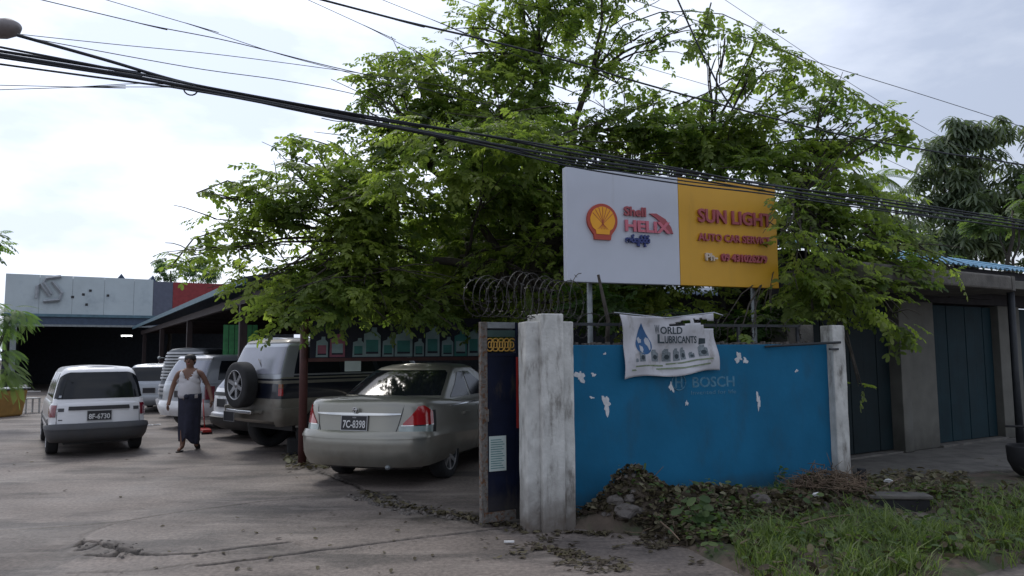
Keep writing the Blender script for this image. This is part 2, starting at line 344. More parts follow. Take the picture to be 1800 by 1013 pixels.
# yard concrete material with damp stains, soil in the cracks (attribute), fine grit
my = mat('yard_concrete', (.166, .137, .120), .85, var=.22, scale=1.3, bump=.30, bscale=55, col2=(.078, .065, .058), mask=(.46, .62), mscale=(.5, 1.5, 1), detail=9)
t = my.node_tree; b = t.nodes['Principled BSDF']; lk = b.inputs['Base Color'].links[0]; src = lk.from_socket
aa = t.nodes.new('ShaderNodeAttribute'); aa.attribute_name = 'soil'; mm = t.nodes.new('ShaderNodeMix'); mm.data_type = 'RGBA'; mm.inputs[7].default_value = (.018, .013, .010, 1)
t.links.new(aa.outputs['Fac'], mm.inputs[0]); t.links.new(src, mm.inputs[6])
fn = t.nodes.new('ShaderNodeTexNoise'); fn.inputs['Scale'].default_value = 26; fn.inputs['Detail'].default_value = 8; tcc = t.nodes.new('ShaderNodeTexCoord'); t.links.new(tcc.outputs['Object'], fn.inputs['Vector'])
fr = t.nodes.new('ShaderNodeMapRange'); fr.inputs['From Min'].default_value = .35; fr.inputs['From Max'].default_value = .68; fr.inputs['To Min'].default_value = .68; fr.inputs['To Max'].default_value = 1.22; t.links.new(fn.outputs['Fac'], fr.inputs['Value'])
fv = t.nodes.new('ShaderNodeVectorMath'); fv.operation = 'SCALE'; t.links.new(mm.outputs[2], fv.inputs[0]); t.links.new(fr.outputs[0], fv.inputs['Scale']); mpp = t.nodes.new('ShaderNodeMapping'); mpp.inputs['Scale'].default_value = (.7, 2.2, 1); t.links.new(tcc.outputs['Object'], mpp.inputs[0])
pn = t.nodes.new('ShaderNodeTexNoise'); pn.inputs['Scale'].default_value = 1.6; pn.inputs['Detail'].default_value = 10; pn.inputs['Roughness'].default_value = .68; t.links.new(mpp.outputs[0], pn.inputs['Vector'])
pr_ = t.nodes.new('ShaderNodeMapRange'); pr_.inputs['From Min'].default_value = .54; pr_.inputs['From Max'].default_value = .68; pr_.inputs['To Max'].default_value = .55; t.links.new(pn.outputs['Fac'], pr_.inputs['Value'])
pm_ = t.nodes.new('ShaderNodeMix'); pm_.data_type = 'RGBA'; pm_.inputs[7].default_value = (.25, .215, .19, 1); t.links.new(pr_.outputs[0], pm_.inputs[0]); t.links.new(fv.outputs[0], pm_.inputs[6]); t.links.new(pm_.outputs[2], b.inputs['Base Color'])
rr_ = t.nodes.new('ShaderNodeMapRange'); rr_.inputs['To Min'].default_value = .95; rr_.inputs['To Max'].default_value = .45; nn2 = t.nodes.new('ShaderNodeTexNoise'); nn2.inputs['Scale'].default_value = .9; nn2.inputs['Detail'].default_value = 6
t.links.new(tcc.outputs['Object'], nn2.inputs['Vector']); t.links.new(nn2.outputs['Fac'], rr_.inputs['Value']); t.links.new(rr_.outputs[0], b.inputs['Roughness'])
xs = np.concatenate([np.arange(-70, -8, 1.5), np.arange(-8, -4.4, .05), np.arange(-4.4, 1., .018), np.arange(1., 2.4, .04), np.arange(2.4, 70, 1.5)]); ys = np.concatenate([np.arange(-20, 4.9, 1.), np.arange(4.9, 5.4, .04), np.arange(5.4, 8.6, .018), np.arange(8.6, 10.5, .04), np.arange(10.5, 18, .15), np.arange(18, 70, 2.)])
def yard_h(X, Y):
    z = .018 * (fbm(X, Y, .8, 3) - .5) + .006 * (fbm(X, Y, 7, 5) - .5)
    wob = .08 * (fbm(X, Y, 6, 9) - .5) + .03 * (fbm(X, Y, 30, 19) - .5)
    for i, c in enumerate(CR):
        d = seg_dist(X + wob, Y + wob, c); depth = [.05, .045, .04, .010, .03, .010, .010, .03, .008][i]
        z = z - depth * np.exp(-(d / .016) ** 2) + depth * .4 * np.exp(-((d - .05) / .05) ** 2)
    return z
yard, yme = sheet('yard', xs, ys, yard_h, my, kind='structure')
X, Y = np.meshgrid(xs, ys); soil = np.zeros(X.shape); wob = .08 * (fbm(X, Y, 6, 9) - .5) + .03 * (fbm(X, Y, 30, 19) - .5)
for i, c in enumerate(CR):
    w_ = [.026, .022, .024, .035, .05, .024, .02, .025, .02][i] * (.3 + 1.6 * fbm(X, Y, 5, 21)); soil = np.maximum(soil, [1, 1, 1, .42, .95, .4, .5, .9, .25][i] * np.exp(-(seg_dist(X + wob, Y + wob, c) / w_) ** 2))
g0 = gd(800, 915); soil = np.maximum(soil, .9 * np.clip(1.3 * np.exp(-(((X - g0.x) / 1.1) ** 2 + ((Y - g0.y - .12) / .25) ** 2)) * (.3 + 1.3 * fbm(X, Y, 5, 2)), 0, 1))
g1 = gd(60, 960); 
soil = np.maximum(soil, .42 * inside(X, Y, [gd(-300, 945), gd(100, 930), gd(190, 921), gd(150, 945), gd(130, 985), gd(60, 1013), gd(-300, 1100)]) * (.45 + .8 * fbm(X, Y, 4, 4)))
for (px, py, rx, ry, k_) in [(250, 900, 1.2, .2, .3), (480, 905, .9, .16, .35), (640, 925, .8, .12, .45), (760, 880, .8, .3, .45), (420, 830, 1.2, .25, .25), (330, 850, .5, .3, .25), (170, 800, 1.0, .5, .35), (620, 800, .9, .6, .4), (950, 960, .6, .2, .35), (1100, 975, .5, .25, .3)]:
    g1 = gd(px, py); soil = np.maximum(soil, k_ * np.clip(1.5 * np.exp(-(((X - g1.x) / rx) ** 2 + ((Y - g1.y) / ry) ** 2)) * (.1 + 1.6 * (fbm(X, Y, 3, 41) - .2)), 0, 1))
a = yme.attributes.new('soil', 'FLOAT', 'POINT'); a.data.foreach_set('value', np.clip(soil, 0, 1).reshape(-1).astype(np.float32))
MB().add([(-600, -600, -.12), (600, -600, -.12), (600, 600, -.12), (-600, 600, -.12)], [(0, 1, 2, 3)]).build('ground', M['earth'], kind='structure')
# verge: soil heap, bank and grass strip
drv = [Vector((.45, 7.2, 0)), gd(1012, 932), gd(1130, 945), gd(1200, 966), gd(1290, 1012), Vector((1.9, 4.9, 0)), Vector((3.1, 5.35, 0)), Vector((3.75, 5.75, 0)), Vector((12, 9.2, 0)), Vector((12, 13, 0)), Vector((6.4, 11.2, 0)), Vector((4.2, 9.5, 0)), W(3.8, .3), W(.36, .3)]
def gs(X, Y, c, h, sx, sy): return h * np.exp(-(((X - c[0]) / sx) ** 2 + ((Y - c[1]) / sy) ** 2))
PIT = gd(1585, 905)
def verge_h(X, Y):
    ins = inside(X, Y, drv); d = seg_dist(X, Y, drv + [drv[0]]); sd_ = np.where(ins, d, -d)
    z = -.055 + .10 * np.clip((sd_ + .03) / .16, 0, 1)
    g = np.clip(sd_ / .3, 0, 1)
    z += g * (gs(X, Y, (1.10, 7.22), .42, .34, .30) + gs(X, Y, (1.85, 7.35), .20, .6, .3) + gs(X, Y, (3.3, 7.9), .2, .4, .35) + gs(X, Y, (2.6, 7.5), .13, .7, .4) + gs(X, Y, (2.2, 6.1), .06, .9, .4) + gs(X, Y, (4.4, 6.9), .06, .9, .5))
    z += g * .09 * (fbm(X, Y, 3.2, 30) - .45) + g * .03 * (fbm(X, Y, 14, 31) - .5)
    z -= gs(X, Y, (PIT.x, PIT.y - .22), .48, .36, .24)
    return z
vx = np.arange(.2, 12.1, .045); vy = np.arange(4.7, 13, .045)
sheet('verge', vx, vy, verge_h, M['earth'], kind='structure')
def hz(x, y):
    return float(verge_h(np.array([[x]]), np.array([[y]]))[0, 0])
# ------------------------------------------------------------------ blue wall
def root(name, a, b, z, label, cat, group=None): 
    return empty(name, W(a, b, z), WA, label, cat, group)
WALLTOP = 1.735
wr = root('boundary_wall', 0, 0, 0, 'blue painted compound wall with flaked patches and a faded advert on it', 'wall')
def blob(cx, cz, rx, rz, seed, n=26):
    rnd = random.Random(seed); ph = [rnd.uniform(0, 6.3) for _ in range(5)]; p = []
    for i in range(n):
        t = 2 * math.pi * i / n; r = 1 + .28 * math.sin(2 * t + ph[0]) + .25 * math.sin(3 * t + ph[1]) + .2 * math.sin(5 * t + ph[2]) + .14 * math.sin(8 * t + ph[3])
        p.append((cx + rx * r * math.cos(t), cz + rz * r * math.sin(t)))
    return p
b = MB(); b.box(.34, 3.83, .3, .44, -.1, WALLTOP)
b.build('wall_face', M['blue_wall'], wr, bevel=.008)
for i, (px, py, rx, ry) in enumerate([(1020, 662, 10, 10), (1043, 659, 4, 4), (1066, 711, 9, 15), (1063, 622, 3, 2), (1180, 681, 5, 9), (1207, 709, 3, 5), (1298, 629, 9, 9), (1310, 634, 5, 7), (1333, 705, 5, 15), (1400, 652, 4, 3), (1040, 699, 5, 2)]):
    a_, z_ = wl(px, py, .3); s = .00585
    MB().prism(blob(a_, z_, rx * s * .85, ry * s * .9, 40 + i), .2965, .3005).build('flaked_patch', M['peel'], wr)
a0, z0 = wl(1216, 681, .3); a1, _ = wl(1290, 681, .3)
t_ = text('BOSCH', .155, M['ghost'], wr, (a0, .2985, z0), 'faded_lettering', .001, .003); fit_text(t_, a1 - a0)
a0, z0 = wl(1214, 694, .3); a1, _ = wl(1293, 694, .3)
t_ = text('Invented for life', .06, M['ghost'], wr, (a0, .2985, z0), 'faded_lettering', .001); fit_text(t_, a1 - a0)
a0, z0 = wl(1193, 672, .3)
rb = MB(); pts = [(a0 + .085 * math.cos(k * math.pi / 16), .298, z0 + .085 * math.sin(k * math.pi / 16)) for k in range(33)]; rb.tube(pts, .007, 4)
rb.box(a0 - .045, a0 - .025, .2965, .2995, z0 - .06, z0 + .06); rb.box(a0 + .025, a0 + .045, .2965, .2995, z0 - .06, z0 + .06); rb.box(a0 - .025, a0 + .025, .2965, .2995, z0 - .012, z0 + .012)
rb.build('faded_emblem', M['ghost'], wr)
cp = MB(); rnd = random.Random(3)
for k in range(170):
    a_ = rnd.uniform(.4, 3.75); s = rnd.uniform(.012, .035); cp.box(a_, a_ + s * rnd.uniform(.6, 1.6), .31 + rnd.uniform(0, .07), .36 + rnd.uniform(0, .06), WALLTOP + .001, WALLTOP + s * rnd.uniform(.4, 1.2))
cp.build('debris_on_coping', M['stone'], wr, kind='stuff')

# ------------------------------------------------------------------ gate pillar
def rough_block(name, boxes, m, parent, seed=0, cuts=7):
    """blocks with uneven, chipped edges"""
    bm = bmesh.new()
    for (x0, x1, y0, y1, z0, z1) in boxes:
        t = bmesh.new(); bmesh.ops.create_cube(t, size=1)
        for v in t.verts: v.co = Vector(((x0 + x1) / 2 + v.co.x * (x1 - x0), (y0 + y1) / 2 + v.co.y * (y1 - y0), (z0 + z1) / 2 + v.co.z * (z1 - z0)))
        bmesh.ops.bevel(t, geom=t.edges[:], offset=.014, segments=2, affect='EDGES', profile=.5)
        ln = [e for e in t.edges if e.calc_length() > .15]
        bmesh.ops.subdivide_edges(t, edges=[e for e in t.edges if e.calc_length() > .5], cuts=cuts * 3, use_grid_fill=True)
        for v in t.verts:
            n = mnoise.noise_vector(v.co * 4 + Vector((seed, 0, 0))) * .004 + mnoise.noise_vector(v.co * 17) * .003; v.co += n
        me_ = bpy.data.meshes.new('tmp'); t.to_mesh(me_); bm.from_mesh(me_); t.free()
    me = bpy.data.meshes.new(name); bm.to_mesh(me); bm.free(); me.materials.append(m); return obj(name, me, parent)
pr = root('gate_pillar', 0, 0, 0, 'tall stepped concrete gate pillar in flaking whitewash beside the open gate', 'pillar')
rough_block('pillar_core', [(0, .235, 0, .34, -.1, 2.03)], M['white_wash'], pr, 1)
rough_block('pillar_wing', [(-.135, .012, .06, .26, -.1, 1.955)], M['white_wash'], pr, 2)
rough_block('pillar_wing', [(.222, .365, .05, .22, -.1, 1.96)], M['white_wash'], pr, 3)
pr2 = root('wall_post', 0, 0, 0, 'thin whitewashed wall post with two black iron bars at the far end', 'post')
rough_block('post_shaft', [(3.80, 3.99, .20, .40, -.1, 1.955)], M['white_wash'], pr2, 5)
pc = root('concrete_post', 0, 0, 0, 'short weathered concrete stub standing behind the blue wall near its right end', 'post')
rough_block('stub', [(3.50, 3.78, .47, .62, 0, 1.97)], M['concrete_old'], pc, 6)
a_, z_ = wl(1476, 602, .18); MB().tube([(a_, .17, z_), (a_ - .5, .20, z_ - .02), (a_ - 1.0, .28, z_ - .045)], [.016, .018, .012], 6).build('iron_bar', M['dark_steel'], pr2)
a_, z_ = wl(1466, 614, .18); MB().box(a_ - .06, a_ + .07, .175, .199, z_ - .012, z_ + .012).build('iron_bar', M['dark_steel'], pr2)

# ------------------------------------------------------------------ hoarding
SB = .80; sa0, sa1, ss = .676, 3.58, 2.138; SZ0, SZ1 = 2.43, 3.70
sr = root('hoarding', 0, 0, 0, 'large half white half yellow lubricant advert board on two steel posts', 'sign')
MB().box(sa0, ss - .002, SB, SB + .09, SZ0, SZ1).build('white_panel', [M['sign_white']], sr, bevel=.006)
MB().box(ss + .002, sa1, SB, SB + .09, SZ0, SZ1).build('yellow_panel', [M['sign_yellow']], sr, bevel=.006)
fr_ = MB()
for z_ in (SZ0 + .08, 3.05, SZ1 - .08): fr_.box(sa0 + .03, sa1 - .03, SB + .093, SB + .13, z_ - .02, z_ + .02)
fr_.build('back_frame', M['dark_steel'], sr)
for a_ in (1.03, 3.31): MB().tube([(a_, SB + .16, 0), (a_, SB + .16, 3.6)], .032, 12).build('sign_post', M['steel'], sr)
FY = SB - .022
def S(px, py): return wl(px, py, SB)
# scallop emblem
ec = S(1057, 391); er = .185
def scallop(sc):
    p = []
    for k in range(37):
        t = math.radians(-38 + 256 * k / 36); r = er * sc * (1 + .025 * abs(math.cos(4 * t)) if sc < 1 else er / er)
        p.append((ec[0] + r * math.cos(t) * 1.03, ec[1] + r * math.sin(t) + .02))
    p += [(ec[0] - er * sc * .60, ec[1] - er * sc * .78), (ec[0] - er * sc * .55, ec[1] - er * sc * 1.08), (ec[0] + er * sc * .55, ec[1] - er * sc * 1.08), (ec[0] + er * sc * .60, ec[1] - er * sc * .78)]
    return p
MB().prism(scallop(1.0), SB - .03, SB - .002).build('emblem_plate', M['emblem_red'], sr)
MB().prism([(x, z + (.0 if z > ec[1] - .1 else .02)) for x, z in scallop(.80)], SB - .036, SB - .0305).build('emblem_shell', M['emblem_yellow'], sr)
for k in range(-3, 4):
    t = math.radians(90 + k * 19); x0, z0 = ec[0] + .022 * k, ec[1] - .085; x1, z1 = ec[0] + .150 * math.cos(t), ec[1] + .015 + .150 * math.sin(t)
    dx, dz = z1 - z0, -(x1 - x0); l = math.hypot(dx, dz); dx *= .0036 / l; dz *= .0036 / l
    MB().prism([(x0 - dx * .5, z0 - dz * .5), (x0 + dx * .5, z0 + dz * .5), (x1 + dx, z1 + dz), (x1 - dx, z1 - dz)], SB - .038, SB - .0365).build('emblem_rib', M['emblem_red'], sr)
p0, p1 = S(1095, 379), S(1132, 379); letters('Shell', .145, M['red_letter'], sr, p0[0], p0[1], FY, p1[0] - p0[0], ext=.010, off=.004)
p0, p1 = S(1096, 406), S(1172, 406); letters('HELIX', .175, M['pink_letter'], sr, p0[0], p0[1], FY, p1[0] - p0[0], ext=.010, off=.006)
q = [S(1140, 376), S(1152, 376), S(1168, 386), S(1178, 400), S(1182, 412), S(1172, 409), S(1165, 397), S(1153, 385)]
MB().prism(q, SB - .02, SB - .002).build('swoosh', M['red_letter'], sr)
p0, p1 = S(1098, 426), S(1141, 426)
t_ = text('အင်ဂျင်ဝိုင်', .085, M['navy_letter'], sr, (p0[0], FY, p0[1]), 'lettering', .012, .006); fit_text(t_, p1[0] - p0[0])
p0, p1 = S(1225, 390), S(1352, 394); letters('SUN LIGHT', .22, M['red_letter'], sr, p0[0], p0[1], FY, p1[0] - p0[0], ext=.012, off=.006)
p0, p1 = S(1226, 423), S(1352, 423); letters('AUTO CAR SERVICE', .125, M['red_letter'], sr, p0[0], p0[1], FY, p1[0] - p0[0], ext=.010, off=.003)
p0, p1 = S(1238, 458), S(1266, 458); t_ = text('Ph-', .12, M['cream_letter'], sr, (p0[0], FY, p0[1]), 'lettering', .016, .004); fit_text(t_, (p1[0] - p0[0]) * .72)
p0, p1 = S(1266, 459), S(1346, 461); t_ = text('09 431026279', .12, M['red_letter'], sr, (p0[0], FY, p0[1]), 'lettering', .016, .005); fit_text(t_, p1[0] - p0[0])

# ------------------------------------------------------------------ hung cloth advert with a torn top
cb = root('hanging_banner', 0, 0, 0, 'grimy white World Lubricants cloth banner torn along its top hanging over the blue wall', 'banner')
BB = .235
c00, c10, c01, c11 = wl(1098, 667, BB), wl(1265, 652, BB), wl(1087, 553, BB), wl(1252, 551, BB)
def bpos(u, v):
    top = np.array(c01) * (1 - u) + np.array(c11) * u; bot = np.array(c00) * (1 - u) + np.array(c10) * u; p = bot * (1 - v) + top * v
    x = p[0] + (.035 * math.sin(v * 3.1) if u < .1 else 0) * (1 - u * 10); z = p[1] - .035 * math.sin(u * math.pi) * (v > .85) * (v - .85) / .15 + .018 * math.sin(u * 9) * (1 - v)
    y = BB + .012 * math.sin(u * 17 + v * 5) + .016 * math.sin(u * 7 - v * 9) + .02 * math.exp(-((u - .5) / .3) ** 2) * math.sin(v * 4)
    return (x, y, z)
NU, NV = 56, 30
hole = lambda u, v: (.50 < u < .93 and abs(v - (.80 + .07 * math.sin((u - .5) * 5))) < .045 * min(1, (u - .5) * 6) * (1 + .3 * math.sin(u * 60)) and not (.74 < u < .76)) or (u > .88 and .74 < v < .88)
vs = [bpos(i / NU, j / NV) for j in range(NV + 1) for i in range(NU + 1)]
fs = [(j * (NU + 1) + i, j * (NU + 1) + i + 1, (j + 1) * (NU + 1) + i + 1, (j + 1) * (NU + 1) + i) for j in range(NV) for i in range(NU) if not hole((i + .5) / NU, (j + .5) / NV)]
cl_ = MB().add(vs, fs, True).build('cloth', M['banner'], cb); so = cl_.modifiers.new('s', 'SOLIDIFY'); so.thickness = .003
def bpatch(poly, m, name, o=.006, n=8):
    """flat print that follows the folds: poly in (u,v), fan of strips"""
    bm = bmesh.new(); vv = [bm.verts.new((p[0], p[1], 0)) for p in poly]; bm.faces.new(vv); bmesh.ops.triangulate(bm, faces=bm.faces)
    bmesh.ops.subdivide_edges(bm, edges=[e for e in bm.edges if e.calc_length() > .05], cuts=2, use_grid_fill=False)
    for v in bm.verts: q = bpos(v.co.x, v.co.y); v.co = Vector((q[0], q[1] - o, q[2]))
    me = bpy.data.meshes.new(name); bm.to_mesh(me); bm.free(); me.materials.append(m); return obj(name, me, cb)
def ell(cx, cy, rx, ry, n=20, a0=0, a1=360): return [(cx + rx * math.cos(R(a0 + (a1 - a0) * k / n)), cy + ry * math.sin(R(a0 + (a1 - a0) * k / n))) for k in range(n + (a1 - a0 < 360))]
bpatch([(.225, .86)] + [(.225 + .086 * math.cos(R(t)), .50 + .155 * math.sin(R(t))) for t in range(32, -213, -12)], M['print_blue'], 'oil_drop')
bpatch([(.16, .60), (.19, .645), (.225, .65), (.235, .62), (.205, .58), (.20, .54), (.17, .53)], M['print_pale'], 'globe_land', .008)
bpatch([(.255, .63), (.285, .60), (.298, .53), (.29, .43), (.275, .41), (.262, .48), (.24, .52), (.238, .58)], M['print_pale'], 'globe_land', .008)
bpatch([(.175, .50), (.205, .47), (.208, .42), (.19, .375), (.172, .42)], M['print_pale'], 'globe_land', .008)
def btext(s, u0, v0, u1, h, name='lettering'):
    p = bpos(u0, v0); q = bpos(u1, v0); t_ = text(s, h, M['print_dark'], cb, (p[0], BB - .042, p[2]), name, .0008, .002); fit_text(t_, q[0] - p[0]); return t_
def btext2(big, small, u0, v0, u1, h):
    p = bpos(u0, v0); q = bpos(u1, v0); w = q[0] - p[0]; f = .17
    t_ = text(big, h * 1.25, M['print_dark'], cb, (p[0], BB - .042, p[2]), 'lettering', .0008, .003); fit_text(t_, w * f)
    t_ = text(small, h, M['print_dark'], cb, (p[0] + w * (f + .02), BB - .042, p[2]), 'lettering', .0008, .0025); fit_text(t_, w * (.98 - f))
btext2('W', 'ORLD', .33, .68, .62, .105); btext2('L', 'UBRICANTS', .34, .53, .76, .105)
for k, (u, w_, h_) in enumerate([(.135, .012, .06), (.19, .03, .19), (.33, .04, .19), (.455, .045, .20), (.56, .035, .20), (.635, .03, .20), (.73, .03, .10), (.845, .045, .20)]):
    v0 = .23 + .01 * k / 3
    bpatch([(u - w_, v0), (u + w_, v0), (u + w_, v0 + h_ * .7), (u + w_ * .4, v0 + h_ * .8), (u + w_ * .4, v0 + h_), (u - w_ * .5, v0 + h_), (u - w_, v0 + h_ * .8)], M['print_grey'], 'bottle_print', .006)
    if w_ > .02: bpatch(ell(u + w_ * .1, v0 + h_ * .35, w_ * .6, h_ * .2, 9), M['print_dark'], 'bottle_label', .008)
bpatch([(.81, .46), (.88, .47), (.885, .56), (.815, .57)], M['print_dark'], 'bottle_label')
for v0, u0, u1 in ((.15, .12, .42), (.185, .45, .93), (.10, .08, .9)):
    bpatch([(u0, v0), (u1, v0 + .01), (u1, v0 + .035), (u0, v0 + .025)], M['print_green'], 'print_strip')
MB().tube([(c01[0] - .05, BB, c01[1] + .02), ((c01[0] + c11[0]) / 2, BB - .005, c01[1] - .03), (c11[0] + .02, BB, c11[1] + .01), (c11[0] + .14, BB, c11[1] - .02)], .006, 5).build('tie_cord', M['print_pale'], cb)

# ------------------------------------------------------------------ razor wire and rails over the wall
def razor(name, a0, a1, b_, zc, r, loops, label, seed, sq=1.0, droop=0, shear=.2):
    rt = root(name, 0, 0, 0, label, 'razor wire'); rnd = random.Random(seed); pts = []; n = loops * 22
    ph = [rnd.uniform(-1, 1) for _ in range(loops + 2)]
    for i in range(n + 1):
        t = i / 22; k = int(t); f = t - k; w_ = ph[k] * (1 - f) + ph[min(k + 1, loops + 1)] * f; th = 2 * math.pi * t
        rr = r * (1 + .16 * w_); a_ = a0 + (a1 - a0) * i / n + shear * math.sin(th) + .03 * w_
        pts.append((a_, b_ + rr * math.sin(th) * .9, zc + rr * sq * math.cos(th) - droop * (i / n) + .02 * w_))
    MB().tube(pts, .0042, 5).build('wire', M['wire'], rt)
    bb = MB()
    for i in range(0, n, 2):
        p = Vector(pts[i]); d = (Vector(pts[i + 1]) - p).normalized(); s = d.cross(Vector((rnd.uniform(-1, 1), rnd.uniform(-1, 1), rnd.uniform(-1, 1)))).normalized() * .019
        q = d * .019; bb.add([p - q - s * .2, p - s, p + q - s * .2, p + q + s * .2, p + s, p - q + s * .2], [(0, 1, 5), (1, 2, 4, 5), (2, 3, 4)]) if False else bb.add([p - s - q * .4, p - s + q * .4, p + s + q * .4, p + s - q * .4], [(0, 1, 2, 3)])
        s2 = d.cross(s).normalized() * .016; bb.add([p - s2, p + q * .4, p + s2, p - q * .4], [(0, 1, 2, 3)])
    bb.build('barbs', M['wire'], rt, kind='stuff')
razor('razor_wire_coil', -.60, .50, .18, 2.20, .205, 15, 'tight coil of razor wire piled over the gate pillar', 4)
razor('razor_wire_coil', .55, 3.75, .50, 1.93, .15, 13, 'loose coil of razor wire stretched along the top of the blue wall', 5, .8)
rl = root('wall_top_railing', 0, 0, 0, 'thin galvanised steel railing fixed along the top of the blue wall', 'railing')
MB().box(.4, 3.5, .39, .42, 1.935, 1.965).build('top_rail', M['dark_steel'], rl)
for a_ in (.5, 1.55, 2.6, 3.45): MB().box(a_, a_ + .03, .392, .418, WALLTOP, 1.935).build('upright', M['dark_steel'], rl)
pl_ = root('wall_top_pole', 0, 0, 0, 'short slanting pale wooden stake lashed beside the left sign post', 'stake')
MB().tube([(1.02, .6, 1.5), (1.07, .62, 2.0), (.98, .66, 2.5)], [.028, .024, .015], 8).build('stake', M['bark'], pl_)

# ------------------------------------------------------------------ gate leaf
GA = math.atan2(.2, .37); gt = empty('gate_leaf', (-.305, 7.22, 0), GA, 'navy sheet metal gate leaf with gold ring ornament and a paper notice', 'gate')
gw, gz0, gz1 = .41, .04, 1.965
MB().box(0, .07, 0, .06, gz0, gz1).build('rusty_stile', M['rust'], gt, bevel=.006)
MB().box(gw - .03, gw, 0, .06, gz0, gz1).build('stile', M['gate_navy'], gt)
MB().box(.072, gw - .032, .012, .05, gz0 + .10, 1.63).build('sheet', M['gate_navy'], gt)
MB().box(.072, gw - .032, .005, .058, gz0, gz0 + .095).build('bottom_rail', M['rust'], gt, bevel=.004)
MB().box(.072, gw - .032, .004, .056, 1.632, 1.66).build('middle_rail', M['gate_navy'], gt)
MB().box(.072, gw - .032, .004, .056, 1.82, 1.885).build('ornament_rail', M['gate_green'], gt)
MB().box(.072, gw - .032, .004, .056, 1.905, gz1).build('top_rail', M['steel'], gt)
for k in range(5):
    for dz in (0,):
        cx = .105 + k * .062; MB().tube([(cx + .047 * math.cos(R(t)), .02, 1.742 + .062 * math.sin(R(t))) for t in range(0, 361, 20)], .0075, 6, cap=False).build('ring', M['gold'], gt)
    MB().tube([(.105 + k * .062 + .02 * math.cos(R(t)), .02, 1.742 + .03 * math.sin(R(t))) for t in range(0, 361, 30)], .006, 5, cap=False).build('small_ring', M['gold'], gt)
MB().box(.385, .408, -.006, -.001, .92, 1.62).build('red_strip', M['red_paint'], gt)
nt_ = MB().box(.085, .27, .004, .0105, .52, .855).build('paper_notice', M['paper'], gt)
ln = MB()
for k in range(13):
    z_ = .545 + k * .0225; ln.box(.10, .25 - (k * 37 % 5) * .008, .0015, .0035, z_, z_ + .008)
ln.build('printed_lines', M['print_teal'], nt_)
MB().box(.03, .07, -.02, -.001, 1.0, 1.12).build('latch', M['rust'], gt)
gt2 = empty('gate_leaf', (-.27, 7.36, 0), GA + R(3), 'dark back leaf folded behind the navy gate', 'gate')
MB().box(0, .05, 0, .05, .04, 1.95).build('stile', M['gate_navy'], gt2); MB().box(.052, .42, .01, .04, .06, 1.62).build('sheet', M['gate_navy'], gt2); MB().box(.052, .42, .005, .045, 1.86, 1.95).build('top_rail', M['dark_steel'], gt2)

# ------------------------------------------------------------------ shop house on the right
HA = math.atan2(.527, .85); hr = empty('shop_house', (6.98, 12.26, 0), HA, 'low rendered shop with teal plank doors, concrete canopy and blue metal roof', 'building')
hb = MB()
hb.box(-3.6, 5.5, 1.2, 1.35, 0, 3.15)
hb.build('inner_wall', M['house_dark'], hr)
def hbox(name, m, x0, x1, y0, y1, z0, z1, bev=.01, **k): return MB().box(x0, x1, y0, y1, z0, z1).build(name, m, hr, bevel=bev, **k)
hbox('pillar', M['house_wall'], -1.10, -.86, -.06, .35, .08, 2.45)
hbox('pillar', M['house_wall'], -.80, 0, 0, .3, .08, 2.45)
hbox('pillar', M['house_wall'], 2.14, 2.92, 0, .3, .08, 2.45)
hbox('pillar', M['house_wall'], 5.1, 5.6, 0, .3, .08, 2.45)
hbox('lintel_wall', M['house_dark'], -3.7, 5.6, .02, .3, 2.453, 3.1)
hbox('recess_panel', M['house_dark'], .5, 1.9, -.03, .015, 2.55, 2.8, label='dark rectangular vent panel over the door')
def planks(x0, x1, m, n):
    w_ = (x1 - x0) / n
    for k in range(n): hbox('door_plank', m, x0 + k * w_ + .004, x0 + (k + 1) * w_ - .004, .12 + .006 * (k % 2), .17 + .006 * (k % 2), .12, 2.42, .004)
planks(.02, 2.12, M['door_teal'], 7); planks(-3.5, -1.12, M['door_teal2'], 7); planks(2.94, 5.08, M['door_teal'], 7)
hbox('door_sill', M['concrete_old'], -.0, 2.14, -.05, .2, .02, .11); hbox('door_sill', M['concrete_old'], -3.6, -1.1, -.03, .2, .02, .10)
cv = MB(); prof = []
cv.box(-3.7, .05, -1.2, .02, 2.56, 2.78); cv.build('canopy', M['concrete_old'], hr, bevel=.03)
ce = MB(); n = 10; tp = [(.05, .02), (.05, -1.2)] + [(.05 + .42 * math.sin(R(t)), -1.2 + .42 * (1 - math.cos(R(t)))) for t in range(9, 91, 9)] + [(.47, .02)]
k_ = len(tp); ce.add([(x, y, 2.56) for x, y in tp] + [(x, y, 2.78) for x, y in tp], [tuple(range(k_)), tuple(range(2 * k_ - 1, k_ - 1, -1))] + [(i, (i + 1) % k_, (i + 1) % k_ + k_, i + k_) for i in range(k_)]).build('canopy_end', M['concrete_old'], hr)
hbox('canopy', M['house_wall'], .475, 5.6, -.75, .015, 2.66, 2.80, label='thinner pale canopy slab further along')
# corrugated roof sheets
def corr(name, parent, m, x0, x1, y0, z0, y1, z1, pitch=.15, amp=.02, **k):
    n = int((x1 - x0) / pitch * 6); b_ = MB(); vs = []
    for j, (y, z) in enumerate(((y0, z0), (y1, z1))):
        for i in range(n + 1): vs.append((x0 + (x1 - x0) * i / n, y, z + amp * math.cos(2 * math.pi * i / 6)))
    o = b_.add(vs, [(i, i + 1, n + 2 + i, n + 1 + i) for i in range(n)], True).build(name, m, parent, **k); s_ = o.modifiers.new('s', 'SOLIDIFY'); s_.thickness = .006; return o
for k in range(9): corr('roof_sheet', hr, M['roof_blue'], -3.7 + k * 1.02, -3.7 + k * 1.02 + 1.03, -.55, 3.02 + (k % 2) * .008, 4.6, 4.35 + (k % 2) * .008)
hbox('fascia_board', M['house_dark'], -3.7, 5.6, -.42, -.38, 2.86, 3.0)
hbox('drain_pipe', M['dark_steel'], 0, 0.01, 0, 0.01, 3.0, 3.01)
